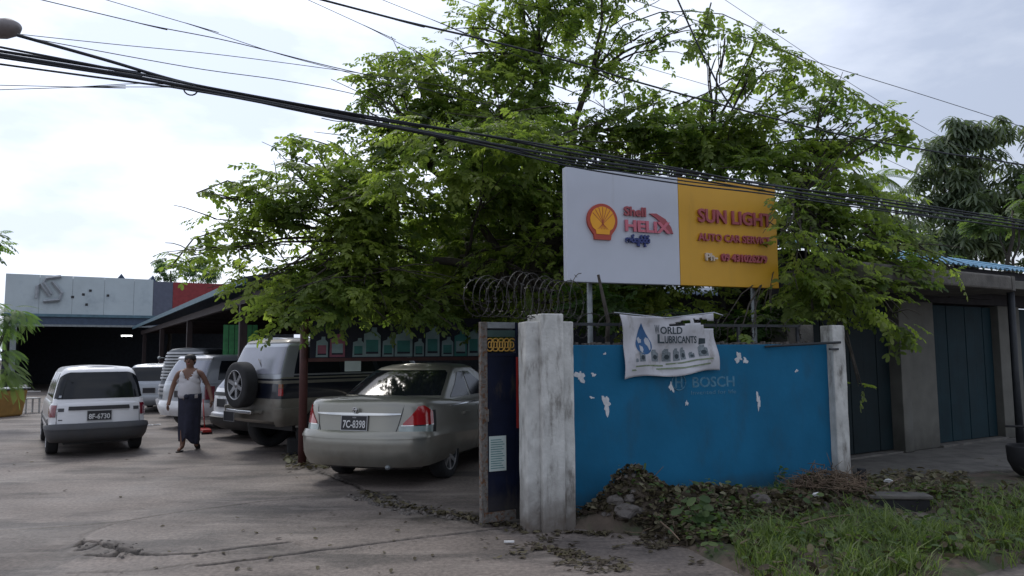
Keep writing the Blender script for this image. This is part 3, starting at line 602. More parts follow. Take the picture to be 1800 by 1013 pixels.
bpy.data.objects.remove(bpy.data.objects['drain_pipe'])
for (x0, x1) in ((-3.7, -3.52),): hbox('front_wall', M['house_wall'], x0, x1, 0, .3, .0, 2.45)
pp = gd(1793, 792); po = empty('verandah_post', (pp.x + .02, pp.y, 0), 0, 'dark timber post holding the canopy at the far right edge', 'post')
MB().tube([(0, 0, 0), (-.01, 0, 1.3), (0, 0, 2.64)], [.065, .055, .06], 10).build('post', M['dark_steel'], po)
# apron
ap = MB(); q = [Vector((4.6, 9.6, 0)), Vector((9.5, 10.6, 0)), Vector((14, 15.0, 0)), Vector((12.5, 17, 0)), Vector((3.8, 11.5, 0))]
n = len(q); ap.add([(p.x, p.y, -.1) for p in q] + [(p.x, p.y, .075) for p in q], [tuple(range(n)), tuple(range(n, 2 * n))] + [(i, (i + 1) % n, (i + 1) % n + n, i + n) for i in range(n)])
ap.build('forecourt', M['concrete_old'], kind='structure', bevel=.02)
# added shed, no known building, keeps the gap behind the sign dark
sd0 = W(8.2, 9); sh = empty('added_dark_shed', sd0, WA, 'added dark board shed that darkens the gap behind the sign and tree', 'building')
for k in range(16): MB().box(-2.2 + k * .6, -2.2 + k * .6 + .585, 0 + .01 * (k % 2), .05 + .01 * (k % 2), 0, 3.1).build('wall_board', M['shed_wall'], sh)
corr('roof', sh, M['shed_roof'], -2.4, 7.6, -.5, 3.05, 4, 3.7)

# ------------------------------------------------------------------ lean-to shelter over the parked cars
ea = math.atan2(.859, -.512) if False else None
E0 = Vector((-5.0, 14.0, 0)); ED = Vector((-.517, .856, 0)); EX = Vector((.856, .517, 0)); ez = 3.13
lr = empty('lean_to', E0, math.atan2(EX.y, EX.x), 'long dark lean-to shelter with a bluish sheet roof over the parked cars', 'shelter')
# local x = toward the right (EX), y = along the yard (ED)
LL = 27.0
for k in range(18):
    y0 = k * 1.5; p = [(-.05, y0, ez), (9.5, y0, 4.35), (-.05, y0 + 1.49, ez), (9.5, y0 + 1.49, 4.35)]
    MB().hexa([p[0], p[1], p[2], p[3]] + [(a_[0], a_[1], a_[2] + .03) for a_ in p]).build('roof_sheet', M['shed_roof'], lr)
MB().box(-.09, -.052, 0, LL, ez - .10, ez + .03).build('eave_trim', M['teal_trim'], lr)
MB().box(.3, .42, 0, LL, ez - .36, ez - .18).build('eave_beam', M['brown_post'], lr)
for y_ in (2.3, 10.4, 18.0, 25.5): MB().box(.28, .44, y_ - .08, y_ + .08, 0, ez - .363).build('shelter_post', M['brown_post'], lr, bevel=.01)
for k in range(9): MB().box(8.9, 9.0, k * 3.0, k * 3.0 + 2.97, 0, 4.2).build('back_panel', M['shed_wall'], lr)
for k in range(10): MB().box(.45, 8.9, .6 + k * 2.8, .72 + k * 2.8, 3.1 - .3, 3.1 - .12).build('rafter', M['brown_post'], lr)
gp = at(423, 598, 19.0); gpo = empty('green_screen', (gp.x, gp.y, 0), R(20), 'bright green ribbed metal screen glowing between shelter post and off-roader', 'screen')
for k in range(6): MB().box(-.42 + k * .14, -.42 + k * .14 + .125, 0, .03, .6, 2.45 - (.1 if k == 3 else 0)).build('panel', M['green_panel'], gpo)
MB().box(-.05, -.01, -.03, -.003, .6, 2.5).build('upright', M['pale_plastic'], gpo)

# front post, hung display banner
fp = at(533, 700, 11.4); fpo = empty('shelter_prop', (fp.x, fp.y, 0), 0, 'maroon steel post in front of the two-tone off-roader', 'post')
MB().tube([(0, 0, 0), (0, 0, 3.0)], .065, 12).build('prop_pipe', M['maroon'], fpo)
bk = gd(517, 801); bko = empty('rubber_block', (bk.x, bk.y + .16, 0), R(10), 'black rubber block lying at the foot of the maroon post', 'block')
MB().box(-.15, .17, -.14, .15, 0, .28).build('block', M['block'], bko, bevel=.03)
b0 = Vector((fp.x + .07, fp.y, 0)); b1 = at(846, 629, 12.4); bd = Vector((b1.x - b0.x, b1.y - b0.y, 0)); bl = bd.length
br = empty('display_banner', b0, math.atan2(bd.y, bd.x), 'row of printed oil jugs on a banner hung over the silver sedan', 'banner')
MB().box(0, bl, 0, .03, 1.555, 1.61).build('bottom_rail', M['maroon'], br)
MB().box(.02, bl, .008, .022, 1.612, 2.25).build('backing_sheet', M['jug_back'], br)
MB().box(.55, .80, -.006, -.001, 1.40, 1.56).build('hanging_card', M['paper'], br)
def jug(x, w_, h_, body, label):
    z0 = 1.625; p = [(x, z0), (x + w_, z0), (x + w_, z0 + h_ * .72), (x + w_ * .78, z0 + h_ * .86), (x + w_ * .78, z0 + h_), (x + w_ * .48, z0 + h_), (x + w_ * .45, z0 + h_ * .86), (x + .01, z0 + h_ * .78)]
    o = MB().prism(p, -.004, .007).build('printed_jug', M[body], br)
    MB().box(x + w_ * .14, x + w_ * .86, -.0065, -.0045, z0 + h_ * .1, z0 + h_ * .58).build('jug_label', M[label], o)
    MB().box(x + w_ * .14, x + w_ * .86, -.0085, -.0067, z0 + h_ * .1, z0 + h_ * .17).build('label_band', M['jug_back'], o)
k_ = bl / 310.0
for (x, w_, h_, b_, l_) in [(12, 20, .30, 'jug_pale', 'jug_pink'), (35, 26, .34, 'jug_pink', 'jug_pale'), (74, 20, .28, 'jug_pale', 'jug_teal'), (93, 30, .44, 'jug_pale', 'jug_teal'), (126, 20, .30, 'jug_pale', 'jug_teal'), (148, 32, .42, 'jug_pale', 'jug_teal'), (183, 18, .27, 'jug_pale', 'jug_teal'), (204, 26, .46, 'jug_pale', 'jug_teal'), (234, 22, .3, 'jug_pale', 'jug_teal'), (258, 24, .40, 'jug_teal', 'jug_pale'), (284, 22, .46, 'jug_pale', 'jug_teal')]:
    jug(x * k_, w_ * k_, h_ * 1.05, b_, l_)

# ------------------------------------------------------------------ workshop at the back
f0 = at(4, 600, 35.5); ws = empty('workshop', (f0.x, f0.y, 0), math.atan2(.517, .856), 'wide open workshop bay under a grey panelled sign wall with an angular emblem', 'building')
zb_, zt_ = 3.78, 5.72
wds = [0, 1.4, 2.8, 4.2, 5.55, 6.45]
for k in range(5): MB().box(wds[k] + .005, wds[k + 1] - .005, 0, .12, zb_, zt_ - .003 * k).build('fascia_panel', M['fascia'], ws)
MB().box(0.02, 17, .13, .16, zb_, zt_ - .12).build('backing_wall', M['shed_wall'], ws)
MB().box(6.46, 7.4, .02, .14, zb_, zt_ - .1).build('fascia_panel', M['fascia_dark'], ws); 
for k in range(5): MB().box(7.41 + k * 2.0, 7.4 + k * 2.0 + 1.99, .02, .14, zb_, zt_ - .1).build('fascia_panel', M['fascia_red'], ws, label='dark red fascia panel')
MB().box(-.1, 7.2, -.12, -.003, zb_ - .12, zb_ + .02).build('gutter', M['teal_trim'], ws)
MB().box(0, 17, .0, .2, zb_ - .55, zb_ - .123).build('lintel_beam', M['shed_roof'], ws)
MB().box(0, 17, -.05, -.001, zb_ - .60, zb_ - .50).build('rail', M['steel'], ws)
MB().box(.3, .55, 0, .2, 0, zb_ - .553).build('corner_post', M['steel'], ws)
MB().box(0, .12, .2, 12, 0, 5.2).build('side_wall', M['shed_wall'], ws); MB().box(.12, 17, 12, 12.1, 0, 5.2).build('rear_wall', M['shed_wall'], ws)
MB().box(0, 17, .25, 12.1, 5.0, 5.1).build('roof', M['shed_roof'], ws)
for x_, w_ in ((4.3, 1.5), (6.1, 1.0)): MB().prism([(x_, 5.1), (x_ + w_, 5.1), (x_ + w_ / 2, 6.15)], 2, 8).build('roof_gable', M['shed_roof'], ws)
lampx = MB().box(5.4, 5.95, 6.0, 6.2, 2.86, 2.93).build('ceiling_lamp', emis('lamp_glow', (1, 1, 1), 5), ws)
s_ = .0273 / 2.53 * 1.15 * 2.53 * .93
def fpt(cx, cz): # crop pixel -> local
    px, py = cx / 2.53, 440 + cz / 2.53; d = ray(px, py); th = math.atan2(.517, .856); X_ = Vector((math.cos(th), math.sin(th), 0)); Y_ = Vector((-math.sin(th), math.cos(th), 0))
    o = Vector((0, 0, CAMH)) - Vector((f0.x, f0.y, 0)); t = -o.dot(Y_) / d.dot(Y_); p = o + d * t; return (p.dot(X_), -.11, p.z)
M['mark'] = mat('emblem_bar', (.30, .32, .34), .7, var=.2)
for pl in ([(272, 118), (205, 126), (195, 145), (228, 196)], [(232, 140), (275, 192), (264, 222), (192, 228)], [(163, 215), (168, 160), (180, 150), (222, 205)]):
    MB().tube([fpt(*p) for p in pl], .085, 4, smooth=False).build('emblem_bar', M['mark'], ws)
for (cx, cz) in ((402, 180), (371, 197), (385, 242), (480, 202), (323, 208)):
    x, y, z = fpt(cx, cz); MB().box(x - .06, x + .06, -.02, -.002, z - .06, z + .06).build('anchor_hole', M['black_plastic'], ws)
# ------------------------------------------------------------------ vehicles
class Shell:
    def __init__(s, zb, ztop, lv, e=.62, ef=.6): s.zb, s.zt, s.lv, s.e, s.ef = zb, ztop, lv, e, ef   # lv: (f, halfwidth, yrear, yfront, corner)
    def par(s, f):
        l = s.lv
        for a, b in zip(l[:-1], l[1:]):
            if f <= b[0]:
                t = max(0, (f - a[0]) / (b[0] - a[0])); return [x * (1 - t) + y * t for x, y in zip(a, b)][1:]
        return l[-1][1:]
    def pos(s, u, f):
        w, yr, yf, d = s.par(f); a = abs(u); sg = 1 if u >= 0 else -1
        if a <= .25: th = a / .25 * math.pi / 2; x = w * math.sin(th) ** s.e if th > 0 else 0; y = yr + d * (1 - max(0, math.cos(th)) ** s.e)
        elif a < .75: x = w; y = yr + d + (yf - yr - 2 * d) * (a - .25) / .5
        else: th = (1 - a) / .25 * math.pi / 2; x = w * max(0, math.sin(th)) ** s.ef; y = yf - d * (1 - max(0, math.cos(th)) ** s.ef)
        zt = s.zt(y) if callable(s.zt) else s.zt
        return Vector((sg * x, y, s.zb + f * (zt - s.zb)))
    def nrm(s, u, f):
        h = 2e-3; return (s.pos(u + h, f) - s.pos(u - h, f)).cross(s.pos(u, min(1, f + h)) - s.pos(u, max(0, f - h))).normalized()
    def build(s, name, m, parent, crown=.03, nside=26):
        us = [k / 14 * .25 for k in range(15)] + [.25 + .5 * k / nside for k in range(1, nside)] + [.75 + k / 14 * .25 for k in range(15)]
        n = len(us); ring = us + [-u for u in us[-2:0:-1]]; fs = sorted(set([l[0] for l in s.lv] + [i / 10 for i in range(11)]))
        b = MB(); K = len(ring); vs = [s.pos(u, f) for f in fs for u in ring]; F_ = [(j * K + i, j * K + (i + 1) % K, (j + 1) * K + (i + 1) % K, (j + 1) * K + i) for j in range(len(fs) - 1) for i in range(K)]
        b.add(vs, F_, True)
        for f, cr in ((1, crown), (0, 0)):
            for sg in (1, -1):
                rows = []
                for u in us:
                    p = s.pos(u, f); q = [Vector((sg * p.x * t, p.y, p.z + cr * (1 - t * t) * min(1, abs(p.x) / .3))) for t in (0, .33, .66, 1)]; rows.append(q)
                b.add([v for r_ in rows for v in r_], [(i * 4 + k, i * 4 + k + 1, i * 4 + k + 5, i * 4 + k + 4) for i in range(n - 1) for k in range(3)], True)
        bm = bmesh.new(); me = b.mesh(name, [m], False); bm.from_mesh(me); bmesh.ops.remove_doubles(bm, verts=bm.verts, dist=1e-4)
        bmesh.ops.dissolve_degenerate(bm, dist=1e-4, edges=bm.edges); bmesh.ops.recalc_face_normals(bm, faces=bm.faces); bm.to_mesh(me); bm.free()
        for p in me.polygons: p.use_smooth = True
        o = obj(name, me, parent); es = o.modifiers.new('e', 'EDGE_SPLIT'); es.split_angle = R(38); return o
    def patch(s, name, m, parent, cols, off=.006, th=.012, nf=4, **k):
        """cols: (u, f_low, f_high)"""
        b = MB(); nc = len(cols); vs = []
        for o_ in (off, off - th):
            for u, f0, f1 in cols:
                for j in range(nf + 1):
                    f = f0 + (f1 - f0) * j / nf; vs.append(s.pos(u, f) + s.nrm(u, f) * o_)
        H = nf + 1; fr = [(i * H + j, (i + 1) * H + j, (i + 1) * H + j + 1, i * H + j + 1) for i in range(nc - 1) for j in range(nf)]
        b.add(vs[:nc * H], fr, True)
        o2 = nc * H; e = [i * H for i in range(nc)] + [(nc - 1) * H + j for j in range(1, H)] + [i * H + nf for i in range(nc - 2, -1, -1)] + [j for j in range(nf - 1, 0, -1)]
        ev = [vs[i] for i in e] + [vs[i + o2] for i in e]; ne = len(e)
        b.add(ev, [(i, (i + 1) % ne, (i + 1) % ne + ne, i + ne) for i in range(ne)])
        return b.build(name, m, parent, **k)
    def fz(s, u, z):
        f = .5
        for _ in range(8):
            y = s.pos(u, f).y; zt = s.zt(y) if callable(s.zt) else s.zt; f = (z - s.zb) / (zt - s.zb)
        return f
    def zcols(s, l): return [(u, s.fz(u, a), s.fz(u, b)) for u, a, b in l]
def lin(a, b, n): return [a + (b - a) * i / n for i in range(n + 1)]
def wells(o, cars, r):
    bm = MB()
    cut = []
    for (x, y, z) in cars:
        m = MB().lathe([(x - .17, r), (x + .17, r)], 'x', 28, (0, y, z)); c = m.build('cutter', M['black_plastic']); cut.append(c)
        b = o.modifiers.new('b', 'BOOLEAN'); b.object = c; b.operation = 'DIFFERENCE'; b.solver = 'EXACT'
    o.modifiers.move(0, len(o.modifiers) - 1)
    me = bpy.data.meshes.new_from_object(o.evaluated_get(DG())); o.modifiers.clear(); o.data = me
    for c in cut: bpy.data.objects.remove(c)
def wheel(parent, x, y, r, w, side, spokes=5, rim='alloy', z=None):
    z = r if z is None else z; c = (x, y, z)
    ty = MB().lathe([(-w / 2, r * .64), (-w / 2, r * .9), (-w * .42, r * .98), (-w * .3, r), (w * .3, r), (w * .42, r * .98), (w / 2, r * .9), (w / 2, r * .64), (w * .3, r * .6), (-w * .3, r * .6), (-w / 2, r * .64)], 'x', 32, c, False).build('wheel', M['tyre'], parent)
    sx = side; o = w * .5
    MB().lathe([(sx * o * .98, r * .66), (sx * o * .95, r * .60), (sx * o * .5, r * .56), (sx * o * .45, r * .1), (sx * o * .44, 0.001)], 'x', 28, c, False).build('rim', M['dark_steel'], ty)
    b = MB()
    for k in range(spokes):
        a = 2 * math.pi * k / spokes + .3; ca, sa = math.cos(a), math.sin(a)
        def P(rr, t, q): return (c[0] + sx * q, c[1] + rr * ca - t * sa, c[2] + rr * sa + t * ca)
        h0, h1 = r * .10, r * .075; b.hexa([P(r * .08, -h0, o * .5), P(r * .08, h0, o * .5), P(r * .62, -h1, o * .7), P(r * .62, h1, o * .7), P(r * .08, -h0, o * .8), P(r * .08, h0, o * .8), P(r * .62, -h1, o * .96), P(r * .62, h1, o * .96)])
    b.lathe([(sx * o * .6, r * .13), (sx * o * .84, r * .12), (sx * o * .88, .001)], 'x', 14, c)
    b.lathe([(sx * o * .97, r * .66), (sx * o * 1.01, r * .65), (sx * o * .97, r * .6), (sx * o * .9, r * .6)], 'x', 28, c, False)
    b.build('spokes', M[rim], ty); return ty
def plate(parent, x, y, z, w, h, txt, lean=0, sub=None, rz=0):
    o = MB().box(-w / 2, w / 2, -.006, .006, -h / 2, h / 2).build('number_plate', M['plate_black'], parent); o.location = (x, y, z); o.rotation_euler = (lean, 0, rz)
    if txt:
        t_ = text(txt, h * .74, M['plate_text'], o, (0, -.0085, -h * .33), 'plate_number', .0008, h * .012, align='CENTER'); fit_text(t_, w * .88)
        if sub: text(sub, h * .15, M['plate_text'], o, (0, -.0085, h * .34), 'plate_script', .0006, 0, align='CENTER')
    fr = MB(); e = .008
    fr.box(-w / 2 - e, w / 2 + e, -.010, .004, h / 2, h / 2 + e).box(-w / 2 - e, w / 2 + e, -.010, .004, -h / 2 - e, -h / 2).box(-w / 2 - e, -w / 2, -.010, .004, -h / 2, h / 2).box(w / 2, w / 2 + e, -.010, .004, -h / 2, h / 2)
    fr.build('plate_frame', M['alloy'], o); return o
def hrz(phi): return -R(phi)

# silver sedan -------------------------------------------------------
sed = empty('sedan', (-2.0, 9.36, .0), hrz(18.5), 'silver beige four-door sedan parked tail out beside the gate', 'car')
def zt_sed(y): return float(np.interp(y, [0, .15, .6, 1.1, 2.0, 3.3, 3.6, 4.2, 4.7], [1.085, 1.09, 1.09, 1.06, .98, .96, .96, .88, .74]))
Wd = .885
B = Shell(.24, zt_sed, [(0, Wd * .84, .26, 4.45, .35), (.07, Wd * .95, .09, 4.62, .42), (.2, Wd * .985, .03, 4.68, .44), (.47, Wd, .02, 4.70, .45), (.50, Wd * .99, .06, 4.68, .44), (.6, Wd * .99, .075, 4.68, .44), (.85, Wd * .965, .10, 4.64, .43), (.94, Wd * .94, .115, 4.60, .42), (.985, Wd * .90, .15, 4.55, .40), (1, Wd * .86, .20, 4.50, .38)], .70)
body = B.build('body', M['paint_silver'], sed)
wells(body, [(s * .80, y, .31) for s in (-1, 1) for y in (1.08, 3.80)], .375)
Cb = Shell(.95, 1.50, [(0, .80, .55, 3.75, .28), (.12, .785, .75, 3.60, .28), (.5, .70, 1.12, 3.16, .27), (.8, .625, 1.42, 2.82, .26), (.93, .58, 1.60, 2.68, .25), (1, .50, 1.78, 2.55, .25)], .75)
Cb.build('roof_shell', M['paint_silver'], sed, .025)
Cb.patch('rear_window', M['glass'], sed, [(u, .27 - .05 * (abs(u) > .2), .86 - .25 * max(0, (abs(u) - .17)) / .03 * .3) for u in lin(-.198, .198, 14)], .007, .012, 6)
for sg in (1, -1):
    Cb.patch('side_window', M['glass'], sed, [(sg * u, .2, .2 + .62 * min(1, (u - .285) / .06)) for u in lin(.29, .45, 6)], .006, .012, 5)
    Cb.patch('side_window', M['glass'], sed, [(sg * u, .2, .82 - max(0, (u - .6) / .1) * .55) for u in lin(.47, .70, 6)], .006, .012, 5)
    B.patch('waist_strip', M['chrome'], sed, B.zcols([(sg * u, .955, .968) for u in lin(.33, .68, 8)]), .006, .012, 1)
    # tail lamps: red above, clear below, wrapping round the corner
    ur = lin(.105, .245, 9); top = lambda u: .80 + .21 * min(1, max(0, (u - .105) / .065)) - .07 * max(0, (u - .20) / .04)
    B.patch('tail_lamp', M['lamp_red'], sed, B.zcols([(sg * u, .775 + .0 * u, max(.79, top(u))) for u in ur]), .012, .03, 4)
    B.patch('reversing_lamp', M['lamp_clear'], sed, B.zcols([(sg * u, .675 + .02 * max(0, (.15 - u) / .04), .768) for u in lin(.092, .243, 8)]), .010, .03, 3)
    B.patch('lamp_divider', M['chrome'], sed, B.zcols([(sg * u, .766, .776) for u in lin(.098, .245, 8)]), .014, .02, 1)
    B.patch('lamp_bezel', M['black_plastic'], sed, B.zcols([(sg * u, .665, top(min(u, .245)) + .015) for u in lin(.246, .258, 2)]), .005, .01, 2)
    B.patch('seam', M['black_plastic'], sed, B.zcols([(sg * (.082 + .03 * k / 6), .66 + .36 * k / 6, .66 + .36 * (k + .6) / 6) for k in range(7)]), .002, .004, 1)
    for yy in (.46, .61): B.patch('door_seam', M['black_plastic'], sed, [(sg * yy, .1, .93), (sg * (yy + .0018), .1, .93)], .002, .004, 6)
    B.patch('door_handle', M['paint_silver'], sed, B.zcols([(sg * u, .82, .85) for u in lin(.385, .415, 3)]), .03, .03, 1)
    for yy in (1.08, 3.80): wheel(sed, sg * .76, yy, .318, .20, sg, 7)
B.patch('trunk_seam', M['black_plastic'], sed, B.zcols([(u, .658, .664) for u in lin(-.10, .10, 8)]), .002, .004, 1)
B.patch('bumper', M['paint_silver'], sed, B.zcols([(u, .30, .645) for u in lin(-.31, .31, 24)]), .045, .06, 6)
B.patch('bumper_lip', M['paint_silver'], sed, B.zcols([(u, .615, .66) for u in lin(-.30, .30, 24)]), .055, .06, 2)
B.patch('bumper_valance', M['grey_plastic'], sed, B.zcols([(u, .245, .298) for u in lin(-.2, .2, 12)]), .03, .06, 1)
B.patch('chrome_bar', M['chrome'], sed, B.zcols([(u, .905 - .012 * (1 - (u / .10) ** 2), .925 - .004 * abs(u) / .1) for u in lin(-.10, .10, 12)]), .028, .03, 2)
bd_ = MB().lathe([(-.004, .040), (.004, .036)], 'y', 18).tube([(.022 * math.cos(R(t)), -.006, .036 * math.sin(R(t))) for t in range(0, 361, 24)], .006, 5, False).tube([(.036 * math.cos(R(t)), -.006, .018 + .012 * math.sin(R(t))) for t in range(0, 361, 24)], .005, 5, False).build('badge', M['chrome'], sed); bd_.location = (0, .045, .96)
plate(sed, -.02, .062, .80, .36, .175, '7C-8398', -R(6), 'YGN')
MB().tube([(.45, .25, .27), (.45, .05, .265)], .028, 10).build('exhaust', M['steel'], sed)
MB().box(-.55, .55, .4, 4.3, .20, .26).build('underbody', M['black_plastic'], sed)

# white estate --------------------------------------------------------
def estate(name, loc, phi, label, paint, Wd, H, Lc, ptxt, belt=.90, rear='estate', detail=True, sill=.24, wr_=.30, rake=.22):
    v = empty(name, loc, hrz(phi), label, 'car')
    zt = lambda y: float(np.interp(y, [0, Lc * .7, Lc * .78, Lc], [belt, belt - .02, belt - .04, belt - .22]))
    B = Shell(sill, zt, [(0, Wd * .86, .2, Lc - .2, .25), (.08, Wd * .96, .05, Lc - .05, .3), (.3, Wd, .0, Lc, .33), (.36, Wd, .0, Lc, .33), (.40, Wd * .995, .05, Lc - .02, .32), (.8, Wd * .98, .06, Lc - .05, .31), (.95, Wd * .96, .08, Lc - .08, .30), (1, Wd * .93, .11, Lc - .12, .3)], .6)
    body = B.build('body', paint, v)
    wells(body, [(s * (Wd - .08), y, wr_) for s in (-1, 1) for y in (.78, Lc - .85)], wr_ + .055)
    wb, wt = Wd * .94, Wd * .76
    C = Shell(belt - .03, H, [(0, wb, .10, Lc * .76, .24), (.1, wb * .985, .12, Lc * .74, .24), (.55, (wb + wt) / 2, .10 + rake * .5, Lc * .66, .22), (.85, wt * 1.02, .10 + rake * .9, Lc * .60, .22), (.95, wt * .95, .10 + rake * 1.15, Lc * .57, .22), (1, wt * .86, .10 + rake * 1.6, Lc * .55, .22)], .55)
    C.build('roof_shell', paint, v, .03)
    return v, B, C
wag, B, C = estate('estate_car', (-7.02, 12.7, 0), -34, 'white estate car seen from behind on the open yard', M['paint_white'], .73, 1.475, 4.15, '')
C.patch('rear_window', M['glass'], wag, [(u, .13 + .02 * (abs(u) > .17), .86 - .12 * max(0, (abs(u) - .12) / .08)) for u in lin(-.212, .212, 16)], .007, .012, 6)
for sg in (1, -1):
    for u0, u1 in ((.285, .42), (.435, .56), (.575, .70)): C.patch('side_window', M['glass'], wag, [(sg * u, .14, .84 - .5 * max(0, (u - .62) / .08)) for u in lin(u0, u1, 4)], .006, .012, 4)
    B.patch('tail_lamp', M['lamp_dark_red'], wag, B.zcols([(sg * u, .655, .90) for u in lin(.150, .262, 9)]), .012, .03, 4)
    B.patch('lamp_seam', M['black_plastic'], wag, B.zcols([(sg * u, .48, .89) for u in lin(.140, .144, 1)]), .002, .004, 4)
    B.patch('louvre_badge', M['grey_plastic'], wag, B.zcols([(sg * u, .745, .80) for u in lin(.10, .135, 3)]), .008, .012, 1)
    for yy in (.78, 3.30): wheel(wag, sg * (Wd * 0 + .645), yy, .305, .18, sg, 6)
    B.patch('side_rub_strip', M['black_plastic'], wag, B.zcols([(sg * u, .50, .55) for u in lin(.27, .72, 12)]), .012, .02, 1)
B.patch('bumper', M['grey_plastic'], wag, B.zcols([(u, .235, .475) for u in lin(-.30, .30, 24)]), .05, .07, 5)
B.patch('bumper_lip', M['grey_plastic'], wag, B.zcols([(u, .45, .495) for u in lin(-.30, .30, 24)]), .06, .07, 2)
B.patch('handle_strip', M['black_plastic'], wag, B.zcols([(u, .765, .825) for u in lin(-.078, .078, 8)]), .022, .03, 2)
plate(wag, 0, .038, .665, .36, .16, '8F-6730', -R(3))
B.patch('badge', M['grey_plastic'], wag, B.zcols([(u, .60, .615) for u in lin(-.13, -.105, 2)]), .006, .01, 1)
st_ = C.patch('sticker', M['print_pale'], wag, [(u, .17, .23) for u in lin(-.15, -.13, 2)], .010, .002, 1)
MB().box(-.5, .5, .3, 3.8, .18, .25).build('underbody', M['black_plastic'], wag)

# two-tone off-roader with spare wheel ---------------------------------
suv = empty('off_roader', (-4.46, 12.62, 0), hrz(42), 'tall navy and champagne off-roader with spare wheel on its tailgate', 'car')
zts = lambda y: float(np.interp(y, [0, 3.0, 3.3, 4.4], [1.30, 1.30, 1.22, 1.08]))
B = Shell(.52, zts, [(0, .80, .14, 4.30, .12), (.08, .86, .05, 4.36, .14), (.45, .875, .02, 4.4, .15), (.9, .865, .03, 4.38, .15), (1, .83, .06, 4.34, .15)], .35)
body = B.build('body', M['paint_champ'], suv)
wells(body, [(s * .80, y, .39) for s in (-1, 1) for y in (.86, 3.45)], .47)
C = Shell(1.27, 1.93, [(0, .83, .05, 3.25, .13), (.1, .825, .06, 3.18, .13), (.5, .775, .16, 3.0, .13), (.84, .73, .25, 2.82, .13), (.94, .69, .30, 2.74, .13), (1, .60, .40, 2.62, .13)], .35)
C.build('roof_shell', M['paint_silver2'], suv, .04)
for sg in (1, -1): C.patch('dark_side_panel', M['paint_navy'], suv, [(sg * u, .02, .86) for u in lin(.275, .735, 14)], .003, .006, 4)
C.patch('roof_cap', M['paint_champ'], suv, [(u, .90, .985) for u in lin(-.5, .5, 30)], .012, .02, 3)
C.patch('rear_window', M['glass_pale'], suv, [(u, .12, .80) for u in lin(-.195, .195, 14)], .007, .012, 5)
MB().tube([(.25, .10, 1.42), (.05, .13, 1.60)], .008, 5).build('wiper', M['black_plastic'], suv)
for sg in (1, -1):
    for u0, u1 in ((.285, .435), (.455, .57), (.59, .70)): C.patch('side_window', M['glass'], suv, [(sg * u, .14, .80 - .4 * max(0, (u - .64) / .06)) for u in lin(u0, u1, 4)], .007, .012, 4)
    B.patch('tail_lamp', M['lamp_red'], suv, B.zcols([(sg * u, 1.0, 1.12) for u in lin(.175, .235, 6)]), .02, .03, 3)
    B.patch('amber_lamp', M['lamp_amber'], suv, B.zcols([(sg * u, 1.125, 1.19) for u in lin(.175, .235, 6)]), .018, .03, 2)
    for yy in (.86, 3.45):
        wheel(suv, sg * .79, yy, .40, .25, sg, 6)
        fl = MB(); n = 14
        for k in range(n + 1): pass
        ring = [(yy + .50 * math.cos(R(t)), .39 + .50 * math.sin(R(t))) for t in range(10, 171, 10)]; r2 = [(yy + .44 * math.cos(R(t)), .39 + .44 * math.sin(R(t))) for t in range(10, 171, 10)]
        m_ = len(ring); x0, x1 = sg * .83, sg * .93
        fl.add([(x0, a, b_) for a, b_ in ring] + [(x1, a, b_) for a, b_ in r2] + [(x0, a, b_) for a, b_ in r2], [(i, i + 1, m_ + i + 1, m_ + i) for i in range(m_ - 1)] + [(m_ + i, m_ + i + 1, 2 * m_ + i + 1, 2 * m_ + i) for i in range(m_ - 1)], True).build('wheel_flare', M['paint_champ'], suv)
B.patch('bumper', M['paint_champ'], suv, B.zcols([(u, .56, .80) for u in [k for k in lin(.13, .285, 10)]]), .07, .09, 4)
B.patch('bumper', M['paint_champ'], suv, B.zcols([(-u, .56, .80) for u in lin(.13, .285, 10)]), .07, .09, 4)
MB().box(-.42, .42, -.20, .02, .70, .76).build('bumper_step', M['chrome'], suv, bevel=.012)
plate(suv, -.28, -.205, .64, .34, .15, '', 0)
MB().box(-.7, .7, .4, 4.0, .40, .50).build('chassis', M['black_plastic'], suv); MB().tube([(-.8, .86, .38), (.8, .86, .38)], .06, 8).build('axle', M['black_plastic'], suv)
B.patch('navy_band', M['paint_navy'], suv, B.zcols([(u, .95, 1.27) for u in lin(-.76, .76, 60)]), .006, .012, 3)
sp = wheel(suv, 0, 0, .385, .24, -1, 6); sp.name = 'spare_wheel'; sp.rotation_euler = (0, 0, R(90)); sp.location = (-.02, -.14, .0)
for v_ in [sp] + list(sp.children): pass
for me_o in [sp] + list(sp.children):
    me_o.data.transform(Matrix.Translation((0, 0, 1.17 - .385)))
MB().box(-.1, .1, -.05, .05, 1.0, 1.3).build('spare_bracket', M['black_plastic'], suv)

# other parked vehicles -------------------------------------------------
h1, B, C = estate('hatchback', (-5.72, 14.80, 0), 42, 'white hatchback mostly hidden behind the off-roader spare wheel', M['paint_white'], .82, 1.50, 3.9, '', rake=.45, belt=.98)
C.patch('rear_window', M['glass_pale'], h1, [(u, .12, .82) for u in lin(-.2, .2, 12)], .007, .012, 4)
plate(h1, -.2, .04, .72, .34, .15, ''); B.patch('handle_strip', M['black_plastic'], h1, B.zcols([(u, .86, .93) for u in lin(-.16, .02, 5)]), .02, .03, 1)
for sg in (1, -1):
    B.patch('bumper', M['black_plastic'], h1, B.zcols([(sg * u, .24, .46) for u in lin(0, .3, 12)]), .05, .07, 3); B.patch('tail_lamp', M['lamp_red'], h1, B.zcols([(sg * u, .66, .92) for u in lin(.2, .262, 6)]), .012, .03, 3)
    for yy in (.78, 3.05): wheel(h1, sg * .72, yy, .30, .18, sg, 6)
    C.patch('side_window', M['glass'], h1, [(sg * u, .14, .82) for u in lin(.29, .6, 5)], .006, .012, 3)
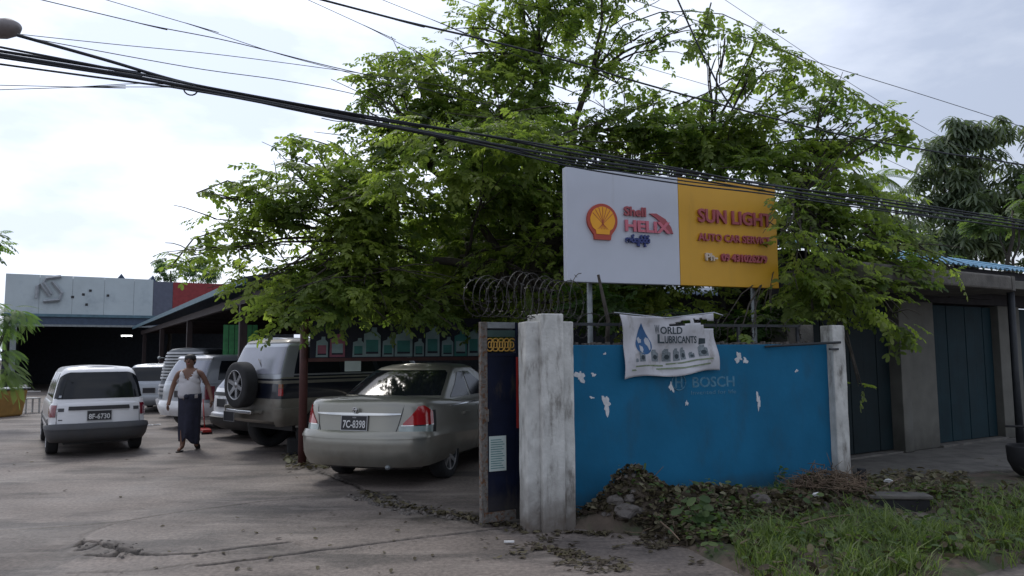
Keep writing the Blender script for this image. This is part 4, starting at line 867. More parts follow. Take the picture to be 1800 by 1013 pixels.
h2, B, C = estate('people_carrier', (-7.70, 17.0, 0), 34, 'silver people carrier with pale rear bumper behind the walking man', M['paint_silver2'], .84, 1.66, 4.2, '', rake=.3, belt=1.05, sill=.30)
C.patch('rear_window', M['glass_pale'], h2, [(u, .12, .82) for u in lin(-.2, .2, 12)], .007, .012, 4)
C.patch('roof_spoiler', M['paint_white'], h2, [(u, .86, .93) for u in lin(-.21, .21, 10)], .05, .06, 1)
for sg in (1, -1):
    B.patch('bumper', M['paint_white'], h2, B.zcols([(sg * u, .36, .60) for u in lin(0, .3, 12)]), .07, .09, 3); B.patch('tail_lamp', M['lamp_dark_red'], h2, B.zcols([(sg * u, .68, .98) for u in lin(.2, .262, 6)]), .012, .03, 3)
    for yy in (.78, 3.35): wheel(h2, sg * .74, yy, .33, .2, sg, 6)
    C.patch('side_window', M['glass'], h2, [(sg * u, .14, .82) for u in lin(.29, .6, 5)], .006, .012, 3)
plate(h2, .1, .03, .80, .34, .15, '')
h3, B, C = estate('small_car', (-10.75, 22.0, 0), -12, 'small pale car at the back seen over the estate car', M['paint_silver2'], .78, 1.42, 3.8, '', rake=.3, belt=.9)
C.patch('rear_window', M['glass'], h3, [(u, .12, .84) for u in lin(-.205, .205, 12)], .007, .012, 4); plate(h3, 0, .04, .66, .34, .15, '')
for sg in (1, -1):
    B.patch('bumper', M['paint_silver2'], h3, B.zcols([(sg * u, .26, .48) for u in lin(0, .3, 10)]), .05, .07, 3); B.patch('tail_lamp', M['lamp_dark_red'], h3, B.zcols([(sg * u, .62, .84) for u in lin(.2, .262, 5)]), .012, .03, 3)
    for yy in (.78, 2.95): wheel(h3, sg * .68, yy, .29, .18, sg, 6)
h4, B, C = estate('louvred_van', (-9.05, 20.3, 0), 5, 'grey van with horizontal louvres over its rear window', M['mid_grey'], .76, 1.86, 4.0, '', rake=.12, belt=1.0)
for k in range(9):
    f = .08 + k * .095; C.patch('louvre', M['alloy'], h4, [(u, f, f + .055) for u in lin(-.205, .205, 10)], .035, .03, 1)
C.patch('rear_window', M['glass'], h4, [(u, .06, .9) for u in lin(-.21, .21, 10)], .004, .01, 4)
for k in range(3): B.patch('louvre', M['alloy'], h4, B.zcols([(u, .62 + k * .11, .68 + k * .11) for u in lin(-.2, .2, 8)]), .03, .03, 1)
for sg in (1, -1):
    B.patch('bumper', M['paint_white'], h4, B.zcols([(sg * u, .30, .5) for u in lin(0, .28, 10)]), .06, .07, 3)
    for yy in (.78, 3.15): wheel(h4, sg * .66, yy, .30, .18, sg, 6)
    MB().tube([(sg * .70, .4, 1.62), (sg * .86, .4, 1.62)], .012, 6).lathe([(0, .0), (.02, .05), (.04, .05), (.05, 0)], 'y', 12, (sg * .88, .38, 1.62)).build('round_mirror', M['steel'], h4)
h5, B, C = estate('dark_van', (-7.6, 22.4, 0), 12, 'dark grey boxy van in the shade left of the green screen', M['paint_grey'], .84, 1.72, 4.2, '', rake=.1, belt=1.0)
C.patch('rear_window', M['glass'], h5, [(u, .12, .84) for u in lin(-.2, .2, 12)], .007, .012, 4)
for sg in (1, -1):
    B.patch('tail_lamp', M['lamp_dark_red'], h5, B.zcols([(sg * u, .62, .9) for u in lin(.2, .262, 5)]), .012, .03, 3)
    for yy in (.78, 3.35): wheel(h5, sg * .73, yy, .30, .18, sg, 6)
B.patch('bumper', M['black_plastic'], h5, B.zcols([(u, .26, .48) for u in lin(-.3, .3, 14)]), .05, .07, 3)
# yard odds and ends
q = gd(361, 762); jk = empty('trolley_jack', (q.x, q.y, 0), R(30), 'small red trolley jack on the ground right of the walking man', 'jack')
MB().box(-.09, .09, -.25, .25, .04, .10).build('chassis', M['red_paint'], jk, bevel=.01); MB().tube([(0, .15, .1), (0, .5, .7)], .012, 6).build('handle', M['red_paint'], jk)
for x in (-.09, .09):
    for y in (-.2, .2): MB().lathe([(x - .015, .035), (x + .015, .035)], 'x', 10, (0, y, .035)).build('castor', M['black_plastic'], jk)
q = gd(-26, 735); tk = empty('yellow_tub', (q.x, q.y + .5, 0), R(-10), 'worn yellow plastic tub with a grey lid at the left edge of the yard', 'tub')
MB().add([(x * s, y * s, z) for z, s in ((0, .42), (.75, .5)) for x, y in ((-1, -1), (1, -1), (1, 1), (-1, 1))], [(0, 1, 2, 3), (4, 5, 6, 7), (0, 1, 5, 4), (1, 2, 6, 5), (2, 3, 7, 6), (3, 0, 4, 7)]).build('tub_body', M['yellow_tank'], tk, bevel=.05)
MB().box(-.54, .54, -.54, .54, .752, .80).build('rim', M['steel'], tk, bevel=.015)
q = at(52, 700, 22.5); ch = empty('plastic_chair', (q.x, q.y, 0), R(150), 'pale plastic chair in the shade behind the yellow tub', 'chair')
MB().box(-.22, .22, -.22, .22, .42, .45).build('seat', M['pale_plastic'], ch); MB().box(-.22, .22, .19, .22, .46, .85).build('backrest', M['pale_plastic'], ch)
for x in (-.19, .19):
    for y in (-.19, .19): MB().box(x - .02, x + .02, y - .02, y + .02, 0, .418).build('leg', M['pale_plastic'], ch)
    MB().box(x - .025, x + .025, -.2, .2, .62, .65).build('arm', M['pale_plastic'], ch)
for i, (px, py, sx) in enumerate([(262, 749, .10), (276, 748, .09)]):
    q = gd(px, py); MB().prism([(-sx, 0), (sx, .01), (sx * .6, .03), (-sx * .5, .02)], -.04, .04).build('plastic_scrap', M['white_litter'], None, label='white plastic scrap on the yard between estate car and man, %s' % ('the left one' if i == 0 else 'the right one'), cat='litter').location = (q.x, q.y, .01)
q = gd(895, 956); MB().box(-.045, .045, -.015, .015, .012, .024).build('plastic_scrap', M['white_litter'], None, label='small white wrapper lying on the concrete in front of the gate pillar', cat='litter').location = (q.x, q.y, 0)
# dark tub at the right edge of the forecourt
q = gd(1800, 842, .075); tb = empty('black_tub', (q.x + .25, q.y + .2, .075), 0, 'round black tub with a short stick handle at the right edge', 'tub')
MB().lathe([(0, .14), (.05, .2), (.18, .26), (.36, .27), (.38, .25), (.36, .25), (.1, .18)], 'z', 24).build('bowl', M['block'], tb); MB().tube([(-.3, 0, .62), (.2, .05, .6)], .015, 6).build('stick', M['block'], tb)
MB().box(.0, .12, -.02, .02, .3, .6).build('blue_rag', M['jug_back'], tb)

# ------------------------------------------------------------------ walking man
fx = gd(322, 794); man = empty('person', (fx.x + .06, fx.y + .05, 0), R(6), 'man in white vest and dark checked longyi walking toward the road', 'person')
def skin_mesh(name, nodes, edges, radii, m, parent, sub=2, rootv=0):
    me = bpy.data.meshes.new(name); me.from_pydata(nodes, edges, []); o = bpy.data.objects.new(name, me); COL.objects.link(o)
    sk = o.modifiers.new('s', 'SKIN'); sk.use_smooth_shade = True
    for i, r_ in enumerate(radii): me.skin_vertices[0].data[i].radius = r_ if isinstance(r_, tuple) else (r_, r_)
    me.skin_vertices[0].data[rootv].use_root = True
    ss_ = o.modifiers.new('d', 'SUBSURF'); ss_.levels = ss_.render_levels = sub
    m2 = bpy.data.meshes.new_from_object(o.evaluated_get(DG())); bpy.data.objects.remove(o); m2.materials.clear(); m2.materials.append(m)
    for p in m2.polygons: p.use_smooth = True
    return obj(name, m2, parent)
# x right in picture, -y toward camera. his right leg (picture left) planted forward, left leg behind
nodes = {'pel': ((0, 0, .93), (.16, .11)), 'waist': ((0, -.02, 1.06), (.18, .14)), 'chest': ((0, -.01, 1.24), (.185, .125)), 'sh': ((0, .0, 1.37), (.12, .085)), 'neck': ((0, -.01, 1.45), (.055, .055)), 'head0': ((0, -.03, 1.52), (.07, .08)), 'head1': ((0, -.035, 1.60), (.078, .092)), 'head2': ((0, -.025, 1.66), (.05, .06)),
 'sR': ((-.19, .0, 1.36), (.062, .058)), 'eR': ((-.29, .02, 1.11), (.042, .042)), 'wR': ((-.31, -.07, .87), (.026, .03)), 'hR': ((-.315, -.10, .80), (.022, .038)),
 'sL': ((.18, .0, 1.36), (.058, .055)), 'eL': ((.29, .05, 1.12), (.042, .042)), 'wL': ((.37, -.02, .91), (.026, .03)), 'hL': ((.385, -.045, .84), (.022, .038)),
 'kR': ((-.06, -.06, .50), (.065, .065)), 'aR': ((-.08, -.04, .09), (.038, .042)), 'tR': ((-.10, -.18, .035), (.042, .025)),
 'kL': ((.07, -.05, .50), (.065, .065)), 'aL': ((.06, .28, .20), (.038, .042)), 'tL': ((.07, .20, .06), (.042, .025))}
ks = list(nodes); ed = [('pel', 'waist'), ('waist', 'chest'), ('chest', 'sh'), ('sh', 'neck'), ('neck', 'head0'), ('head0', 'head1'), ('head1', 'head2'), ('sh', 'sR'), ('sR', 'eR'), ('eR', 'wR'), ('wR', 'hR'), ('sh', 'sL'), ('sL', 'eL'), ('eL', 'wL'), ('wL', 'hL'), ('pel', 'kR'), ('kR', 'aR'), ('aR', 'tR'), ('pel', 'kL'), ('kL', 'aL'), ('aL', 'tL')]
bodyo = skin_mesh('body', [nodes[k][0] for k in ks], [(ks.index(a), ks.index(b)) for a, b in ed], [nodes[k][1] for k in ks], M['skin'], man, 3)
for sg, h in ((-1, (-.315, -.11, .79)), (1, (.388, -.055, .83))):
    for k in range(4):
        x = h[0] + (k - 1.5) * .002; y = h[1] + (k - 1.5) * .021; l = [.068, .078, .074, .058][k]
        skin_mesh('finger', [(x, y, h[2] + .01), (x - sg * .002, y - .008, h[2] - l * .5), (x - sg * .018, y - .012, h[2] - l)], [(0, 1), (1, 2)], [.0095, .009, .007], M['skin'], man, 1)
    skin_mesh('thumb', [(h[0], h[1] - .03, h[2] + .04), (h[0] - sg * .01, h[1] - .058, h[2] + .012), (h[0] - sg * .014, h[1] - .066, h[2] - .018)], [(0, 1), (1, 2)], [.012, .010, .008], M['skin'], man, 1)
# face, hair, ears
MB().lathe([(1.575, .084), (1.62, .094), (1.66, .085), (1.685, .05), (1.695, .001)], 'z', 20, (0, -.015, 0)).build('hair', M['hair'], man)
hb_ = MB().lathe([(1.50, .06), (1.54, .082), (1.60, .088), (1.64, .08)], 'z', 18, (0, .012, 0)).build('back_hair', M['hair'], man)
MB().add([(-.014, -.115, 1.545), (.014, -.115, 1.545), (0, -.145, 1.55), (-.007, -.118, 1.60), (.007, -.118, 1.60)], [(0, 1, 2), (0, 2, 3), (1, 4, 2), (3, 2, 4), (0, 3, 4, 1)], True).build('nose', M['skin'], man)
for sg in (-1, 1):
    MB().box(sg * .035 - .014, sg * .035 + .014, -.126, -.112, 1.593, 1.603).build('eye', M['hair'], man, bevel=.003); MB().box(sg * .035 - .018, sg * .035 + .018, -.128, -.113, 1.612, 1.618).build('eyebrow', M['hair'], man)
    MB().lathe([(-.012, .02), (0, .028), (.012, .02)], 'x', 10, (sg * .082, -.02, 1.575)).build('ear', M['skin'], man)
MB().box(-.022, .022, -.118, -.105, 1.522, 1.530).build('mouth', M['red_letter'], man, bevel=.003)
# vest cut from the body surface
bm = bmesh.new(); bm.from_mesh(bodyo.data); bm.normal_update()
def invest(c): 
    if c.z < .97 or c.z > 1.435: return False
    if abs(c.x) > .215 - max(0, c.z - 1.22) * .55: return False
    if c.z > 1.2 and c.y < .02 and c.z > 1.20 + abs(c.x) * 1.9: return False
    return not (c.z > 1.40 and abs(c.x) < .05)
kill = [f for f in bm.faces if not invest(f.calc_center_median())]; bmesh.ops.delete(bm, geom=kill, context='FACES')
for v in bm.verts: v.co += v.normal * (.010 + .006 * math.sin(v.co.z * 60 + v.co.x * 30))
me = bpy.data.meshes.new('vest'); bm.to_mesh(me); bm.free(); me.materials.clear(); me.materials.append(M['vest']); vo = obj('vest', me, man); so = vo.modifiers.new('s', 'SOLIDIFY'); so.thickness = .006
# belly under the vest
MB().lathe([(.925, .176), (.99, .184), (1.08, .183), (1.16, .172), (1.22, .15), (1.26, .11)], 'z', 24).build('vest_hem', M['vest'], man).data.transform(Matrix.Translation((0, -.02, 0)) @ Matrix.Scale(.80, 4, (0, 1, 0)))
# longyi
man.scale = (1.03, 1.03, 1.0)
n = 40; vs = []; zs = [1.0, .95, .85, .70, .55, .40, .28, .20, .15]
for j, z in enumerate(zs):
    t = j / (len(zs) - 1)
    for k in range(n):
        a = 2 * math.pi * k / n; rx = .190 - .035 * t; ry = .155 + .05 * t; fold = 1 + (.02 + .09 * t) * math.sin(a * 5 + 1.2 + t * 2) + .04 * t * math.sin(a * 11)
        cx = .005 + .0 * t; cy = -.01 + .08 * t
        zz = z + (t > .6) * ((.09 * max(0, math.sin(a * 1 - .2)) - .03 * math.cos(a)) * (t - .6) / .4) + (t > .8) * .09 * math.exp(-((a - 4.71) / .35) ** 2)
        vs.append((cx + rx * fold * math.cos(a), cy + ry * fold * math.sin(a), zz))
MB().add(vs, [(j * n + k, j * n + (k + 1) % n, (j + 1) * n + (k + 1) % n, (j + 1) * n + k) for j in range(len(zs) - 1) for k in range(n)], True).build('longyi', M['longyi'], man).modifiers.new('s', 'SOLIDIFY').thickness = .006
MB().lathe([(-.02, .03), (0, .045), (.02, .035), (.03, .0)], 'y', 12, (.0, -.165, .955)).build('waist_knot', M['longyi'], man)
for (x, y, z, rx) in ((-.10, -.11, .012, 0), (.07, .26, .07, R(-45))):
    o = MB().prism([(p[0], p[1]) for p in ell(0, 0, .048, .13, 16)], -.01, .01).build('sandal', M['sandal'], man); o.rotation_euler = (R(90) + rx, 0, 0); o.location = (x, y, z)
# ------------------------------------------------------------------ the big roadside tree
def leaf_quadpair(L_, w_, x0=0, y0=0, ang=0, fold=.25, droop=.12):
    """obovate leaflet, 6 verts, 2 quads folded on the midrib"""
    c, s = math.cos(ang), math.sin(ang); q = fold * w_; d = droop * L_
    pts = [(0, 0, 0), (L_ * .58, 0, -d * .3), (L_, 0, -d)] + [p for g in (1, -1) for p in ((L_ * .28, g * w_ * .40, q * .4 - d * .1), (L_ * .70, g * w_ * .5, q * .5 - d * .5), (L_ * .95, g * w_ * .27, q * .2 - d * .9))]
    v = [(x0 + x * c - y * s, y0 + x * s + y * c, z) for x, y, z in pts]
    return v, [(0, 1, 4, 3), (1, 2, 5, 4), (0, 6, 7, 1), (1, 7, 8, 2)]
def pinnate(n, L_, ll, lw, ang=62, droop=.35, jit=0, seed=1):
    rj = random.Random(seed)
    V_, F_ = [], []
    def put(v, f):
        k = len(V_); V_.extend([(x, y, z - droop * (x / L_) ** 2 * L_ * .5) for x, y, z in v]); F_.extend([tuple(i + k for i in g) for g in f])
    for k in range(n):
        t = .16 + .80 * k / (n - 1); s = 1 - .35 * abs(t - .6)
        for sg in (1, -1):
            if jit and rj.random() < .06: continue
            q = 1 + jit * rj.uniform(-.25, .15); put(*leaf_quadpair(ll * s * q, lw * s * (1 + jit * rj.uniform(-.2, .15)), L_ * (t + jit * rj.uniform(-.03, .03)), 0, sg * R(ang + jit * rj.uniform(-22, 18)), .25 + jit * rj.uniform(-.3, .5), .12 + jit * rj.uniform(-.1, .5)))
    put(*leaf_quadpair(ll, lw, L_, 0, 0))
    put([(0, .003, 0), (0, -.003, 0), (L_ * .5, -.003, 0), (L_ * .5, .003, 0), (L_, -.002, 0), (L_, .002, 0)], [(0, 1, 2, 3), (3, 2, 4, 5)])
    return np.array(V_), F_
FRS = [pinnate(6, .30, .078, .047, 64, .25, 1, 3), pinnate(5, .25, .080, .050, 60, .35, 1, 8), pinnate(4, .19, .074, .048, 58, .15, 1, 5), pinnate(7, .33, .070, .042, 68, .5, 1, 9)]; FR1 = FRS[0]; FR2 = pinnate(5, .26, .085, .052)
tree = empty('roadside_tree', at(945, 700, 11.3), 0, 'large spreading leafy tree with paired oval leaflets behind the gate and sign', 'tree'); tree.location.z = 0
T0 = tree.location.copy()
BL = [ # px, py, depth, rx, rz, coverage
 (335, 450, 10.4, .32, .18, 1.1), (375, 385, 10.4, .40, .22, 1.2), (380, 345, 10.5, .28, .10, 1.1), (450, 320, 10.6, .38, .18, 1.3), (415, 440, 10.3, .50, .30, 1.8), (500, 290, 10.7, .40, .22, 1.6), (545, 260, 10.8, .30, .16, 1.5), (530, 340, 10.6, .65, .35, 2.8),
 (480, 400, 10.4, .70, .40, 3.4), (450, 500, 10.0, .50, .35, 2.4), (420, 515, 9.9, .30, .12, 1.4), (500, 545, 9.8, .38, .28, 2.6), (560, 470, 10.3, .80, .50, 4), (600, 380, 10.8, .8, .6, 4), (640, 480, 10.5, 1.0, .60, 5), (580, 545, 10.0, .5, .28, 3.4), (690, 545, 10.6, .8, .26, 4), (770, 535, 10.8, .8, .30, 4.2), (620, 300, 10.9, .45, .35, 2.6),
 (690, 110, 10.9, .28, .20, 1.8), (730, 115, 11, .42, .22, 2.4), (790, 100, 11, .35, .16, 1.6), (660, 175, 11, .30, .14, 1.8), (710, 190, 10.9, .6, .30, 3), (790, 170, 10.9, .6, .42, 3), (680, 255, 10.9, .55, .35, 3), (760, 260, 10.9, .9, .5, 4.2), (850, 40, 11, .4, .28, 2.2), (905, 0, 11, .5, .35, 2.6), (870, 100, 11, .7, .4, 3.4), (950, 80, 11.2, .7, .5, 3.2), (1000, 10, 11.3, .7, .5, 3), (1090, 0, 11.3, .45, .35, 2), (960, -110, 11.3, 1.0, .8, 2.4), (1080, -120, 11.3, .8, .6, 2.2),
 (860, 190, 10.9, 1.0, .6, 4.5), (960, 170, 11.1, .8, .5, 3.2), (860, 300, 11, 1.2, .7, 5), (700, 370, 11, 1.1, .7, 5), (820, 420, 12.2, 1.3, .8, 5.5), (950, 390, 12.4, 1.2, .9, 5.5), (960, 290, 11.2, 1., .6, 4), (1060, 90, 11.1, .45, .45, 2.2), (1090, 150, 11, .5, .25, 1.6), (1060, 230, 11.1, .8, .4, 3), (1130, 250, 11, .7, .3, 2.6), (880, 500, 12.8, 1.2, .6, 5), (1060, 470, 12, 1.3, .8, 5),
 (1140, 230, 11, .6, .3, 3), (1085, 205, 10.9, .5, .3, 3.4), (1150, 185, 11, .4, .2, 2.2), (1230, 250, 10.7, .6, .25, 3), (1100, 260, 10.8, .6, .25, 3), (1360, 270, 10.7, .6, .25, 3), (1200, 240, 11.2, .8, .3, 3), (1340, 240, 11, .7, .3, 3), (1250, 180, 11, .4, .15, 1.2), (1170, 210, 10.9, .5, .25, 2), (1230, 215, 10.8, .6, .25, 2.2), (1290, 225, 10.8, .6, .28, 2.6), (1200, 270, 10.9, .9, .28, 3.4), (1300, 280, 10.9, .8, .30, 3.6), (1215, 45, 10.8, .22, .16, .9), (1245, 90, 10.8, .16, .22, .9), (1165, 85, 10.9, .30, .20, 1), (1130, 60, 10.9, .35, .25, 1.2), (1275, 65, 10.8, .25, .16, .8),
 (1330, 75, 10.8, .26, .24, 1.8), (1350, 120, 10.7, .38, .28, 2.2), (1315, 140, 10.7, .22, .28, 1.2), (1400, 135, 10.7, .42, .22, 2), (1450, 165, 10.6, .42, .20, 2), (1500, 195, 10.5, .42, .18, 2), (1550, 215, 10.5, .30, .18, 1.8), (1580, 235, 10.5, .12, .15, 1.2), (1380, 200, 10.7, .5, .20, 1.8), (1450, 225, 10.6, .5, .18, 2), (1400, 265, 10.6, .65, .25, 2.6), (1480, 255, 10.6, .4, .15, 1.6),
 (1350, 305, 10.3, .8, .30, 4), (1450, 300, 10.3, .6, .25, 3), (1510, 335, 10.2, .5, .28, 3), (1420, 370, 9.9, .6, .45, 4), (1500, 410, 10, .6, .5, 4.2), (1390, 350, 8.75, .22, .22, 2), (1385, 410, 8.75, .20, .25, 1.8), (1440, 460, 9.2, .40, .40, 3.4), (1400, 480, 8.9, .20, .32, 2.2), (1480, 510, 9.3, .38, .30, 3), (1560, 440, 9.8, .38, .25, 2.6), (1620, 460, 9.7, .38, .10, 1.4), (1670, 475, 9.7, .18, .05, 1.1), (1450, 520, 9.6, .5, .3, 3), (1520, 470, 9.8, .5, .3, 3), (1430, 545, 9.2, .33, .18, 2.2), (1530, 525, 9.3, .28, .12, 1.2), (1580, 565, 9.1, .25, .06, .8), (1515, 680, 8.95, .07, .06, .2), (1560, 500, 9.7, .4, .25, 2.4), (1340, 545, 8.8, .3, .12, .9), (1300, 590, 8.4, .2, .08, 1),
 (1150, 400, 12, 1.3, .8, 4), (1300, 420, 12, 1.2, .8, 4), (1200, 540, 12, 1.4, .6, 3.5), (1380, 540, 11.5, .7, .5, 3),
 (650, 120, 10.9, .22, .14, 1.4), (700, 150, 10.6, .6, .3, 3), (740, 210, 10.5, .7, .35, 3), (650, 230, 10.7, .35, .2, 2), (630, 180, 10.8, .22, .12, 1.4), (770, 130, 10.6, .5, .3, 3), (620, 360, 10.3, .6, .4, 3), (560, 310, 10.4, .5, .3, 2.4), (930, 480, 10.6, .8, .5, 3.4), (1000, 420, 10.8, .7, .5, 3), (640, 500, 9.9, .7, .3, 2.5), (800, 250, 9.4, .9, .35, 3), (950, 260, 9.3, .9, .3, 3), (880, 190, 9.4, .8, .3, 2.6), (700, 330, 9.5, .7, .3, 2.5), (860, 320, 9.6, .8, .25, 2.5), (700, 500, 13, 1.4, .5, 4), (900, 450, 13.5, 1.6, .7, 4), (780, 470, 13, 1.4, .6, 4), (880, 560, 13, 1, .35, 3)]
locs, xd, zd, tints, dens = [], [], [], [], []
for bi, (px, py, Y, rx, rz, cov) in enumerate(BL):
    c = at(px, py, Y); n = int(math.pi * rx * rz * cov * (1.1 if rx < .55 else 1.2) / .030) + 3
    ry = max(rx * .8, .25)
    if rx > .55:
        ns_ = max(3, int(rx * rz * 16)); sub = RNG.normal(size=(ns_, 3)); sub /= np.linalg.norm(sub, axis=1)[:, None]; sub *= RNG.random((ns_, 1)) ** .4 * .85
    else: sub = np.zeros((1, 3))
    idx = RNG.integers(0, len(sub), n); sp_ = (.36 if rx > .55 else .8)
    off = sub[idx] + np.clip(RNG.normal(size=(n, 3)), -1.7, 1.7) * sp_ * .62
    l = np.array(c) + off * np.array([rx, ry, rz]); out = off * np.array([1, 1, .4]) + RNG.normal(size=(n, 3)) * .45
    out[:, 2] = out[:, 2] * .4 - .05 - .18 * RNG.random(n)
    z = np.tile([0, 0, 1.], (n, 1)) + RNG.normal(size=(n, 3)) * .38
    locs.append(l); xd.append(out); zd.append(z); tb = RNG.random(len(sub))[idx] * .55 + RNG.random(n) * .45; tints.append(tb)
locs = np.concatenate(locs); xd = np.concatenate(xd); zd = np.concatenate(zd); tints = np.concatenate(tints)
# arching sprays (pixel paths at one depth) with fronds hung along them
ARCH = [([(1060, 110), (1095, 45), (1160, 22), (1215, 20), (1270, 25), (1320, 48), (1350, 75)], 10.9, 10), ([(1350, 75), (1420, 110), (1500, 165), (1575, 215), (1590, 240)], 10.6, 26), ([(1250, 5), (1235, 60), (1205, 95)], 10.8, 8), ([(1180, 190), (1240, 165), (1300, 130), (1325, 85)], 10.8, 12), ([(1300, 265), (1400, 245), (1500, 245), (1560, 262)], 10.6, 16), ([(345, 340), (400, 318), (450, 335), (500, 380)], 10.5, 14), ([(300, 470), (340, 420), (400, 400), (470, 410)], 10.4, 14), ([(1395, 470), (1480, 510), (1560, 560), (1600, 590)], 9.1, 16), ([(1500, 300), (1520, 320), (1600, 420), (1680, 478)], 9.8, 14), ([(640, 300), (600, 262), (545, 245), (505, 238)], 10.8, 12), ([(760, 170), (715, 95), (680, 92)], 10.9, 8), ([(870, 100), (830, 50), (850, 10)], 11, 8)]
al, ax, az = [], [], []; arch3 = []
for pts, Y, n in ARCH:
    P = [at(px, py, Y) for px, py in pts]; arch3.append(P)
    for k in range(n):
        t = (k + .5) / n * (len(P) - 1); i = int(t); p = P[i].lerp(P[i + 1], t - i); d = (P[i + 1] - P[i]).normalized()
        for sg in (-1, 1):
            s = Vector((0, -sg, 0)) * .7 + d * .5 + Vector((0, 0, -.45)) + Vector(RNG.normal(size=3)) * .25
            al.append(p); ax.append(s); az.append(Vector((0, 0, 1)) + Vector(RNG.normal(size=3)) * .3)
al, ax, az = np.array(al), np.array(ax), np.array(az)
locs = np.concatenate([locs, al]); xd = np.concatenate([xd, ax]); zd = np.concatenate([zd, az]); tints = np.concatenate([tints, RNG.random(len(al)) * .7 + .2])
T0n = np.array(T0)
m3 = frames(xd, zd) * (RNG.random(len(locs)) * .45 + .78)[:, None, None]
dist = np.linalg.norm(locs - np.array([0, 0, CAMH]), axis=1); order = np.argsort(dist); near, rest = order[:280], order[280:]
print('fronds', len(locs))
tms = []
for v_, f_ in FRS:
    for tv_ in (.25, .55, .9):
        t_ = bpy.data.meshes.new('leaf_spray'); t_.from_pydata([tuple(v) for v in v_], [], f_); ta = t_.attributes.new('tint', 'FLOAT', 'POINT'); ta.data.foreach_set('value', np.full(len(v_), tv_, np.float32)); t_.materials.append(M['leaf']); tms.append(t_)
kind_ = RNG.integers(0, 4, len(locs))
for q_ in range(4):
    r_ = rest[kind_[rest] == q_]; scatter('crown', FRS[q_][0], FRS[q_][1], m3[r_], locs[r_] - T0n, M['leaf'], tints[r_], tree, kind='stuff')
for i in near:
    o = obj('leaf_spray', tms[int(kind_[i]) * 3 + min(2, int(tints[i] * 3))], tree); mm_ = Matrix([list(m3[i][r]) + [0] for r in range(3)] + [[0, 0, 0, 1]]); o.matrix_local = Matrix.Translation(Vector(locs[i] - T0n)) @ mm_
# limbs
def wob(p, q, n, amp, seed):
    out = []
    for k in range(n + 1):
        t = k / n; v = p.lerp(q, t); v = v + mnoise.noise_vector(v * 1.7 + Vector((seed, 0, 0))) * amp * math.sin(math.pi * t); v.z += amp * .6 * math.sin(math.pi * t); out.append(v)
    return out
Z0 = Vector((0, 0, 0)); crotch = at(945, 520, 11.3) - T0
hubs = [at(*h) - T0 for h in [(640, 420, 10.7), (760, 300, 11), (880, 250, 11.1), (1040, 230, 11.2), (1040, 130, 11.2), (950, 100, 11.2), (1250, 270, 10.9), (1400, 350, 10.3), (820, 450, 11)]]
tb_ = MB(); tb_.tube(wob(Z0, crotch, 8, .12, 1), [.19, .17, .155, .15, .145, .14, .14, .135, .13], 12).build('trunk', M['bark'], tree)
MB().tube(wob(Vector((.35, .2, 0)), at(960, 380, 11.4) - T0, 8, .2, 5), [.09 - .005 * k for k in range(9)], 9).build('trunk', M['bark'], tree, label='thinner second stem')
for i, h in enumerate(hubs): MB().tube(wob(crotch, h, 8, .25, i * 3.), [.085 - .006 * k for k in range(9)], 8).build('limb', M['bark'], tree)
br_ = MB()
for i, bl in enumerate(BL):
    c = at(*bl[:3]) - T0; h = min(hubs, key=lambda v: (v - c).length); br_.tube(wob(h, c, 6, .12, i), [.028 - .0035 * k for k in range(7)], 5)
    for k in range(int(3 + bl[3] * 6)):
        e = c + Vector((RNG.normal() * bl[3] * .8, RNG.normal() * bl[3] * .6, RNG.normal() * bl[4] * .8)); s = h.lerp(c, .5 + .5 * RNG.random()); br_.tube(wob(s, e, 4, .06, i + k), [.010, .009, .007, .006, .004], 4)
for P in arch3: br_.tube([p - T0 for p in P], [.012 - .001 * min(k, 8) for k in range(len(P))], 5)
br_.build('twigs', M['bark'], tree, kind='stuff')

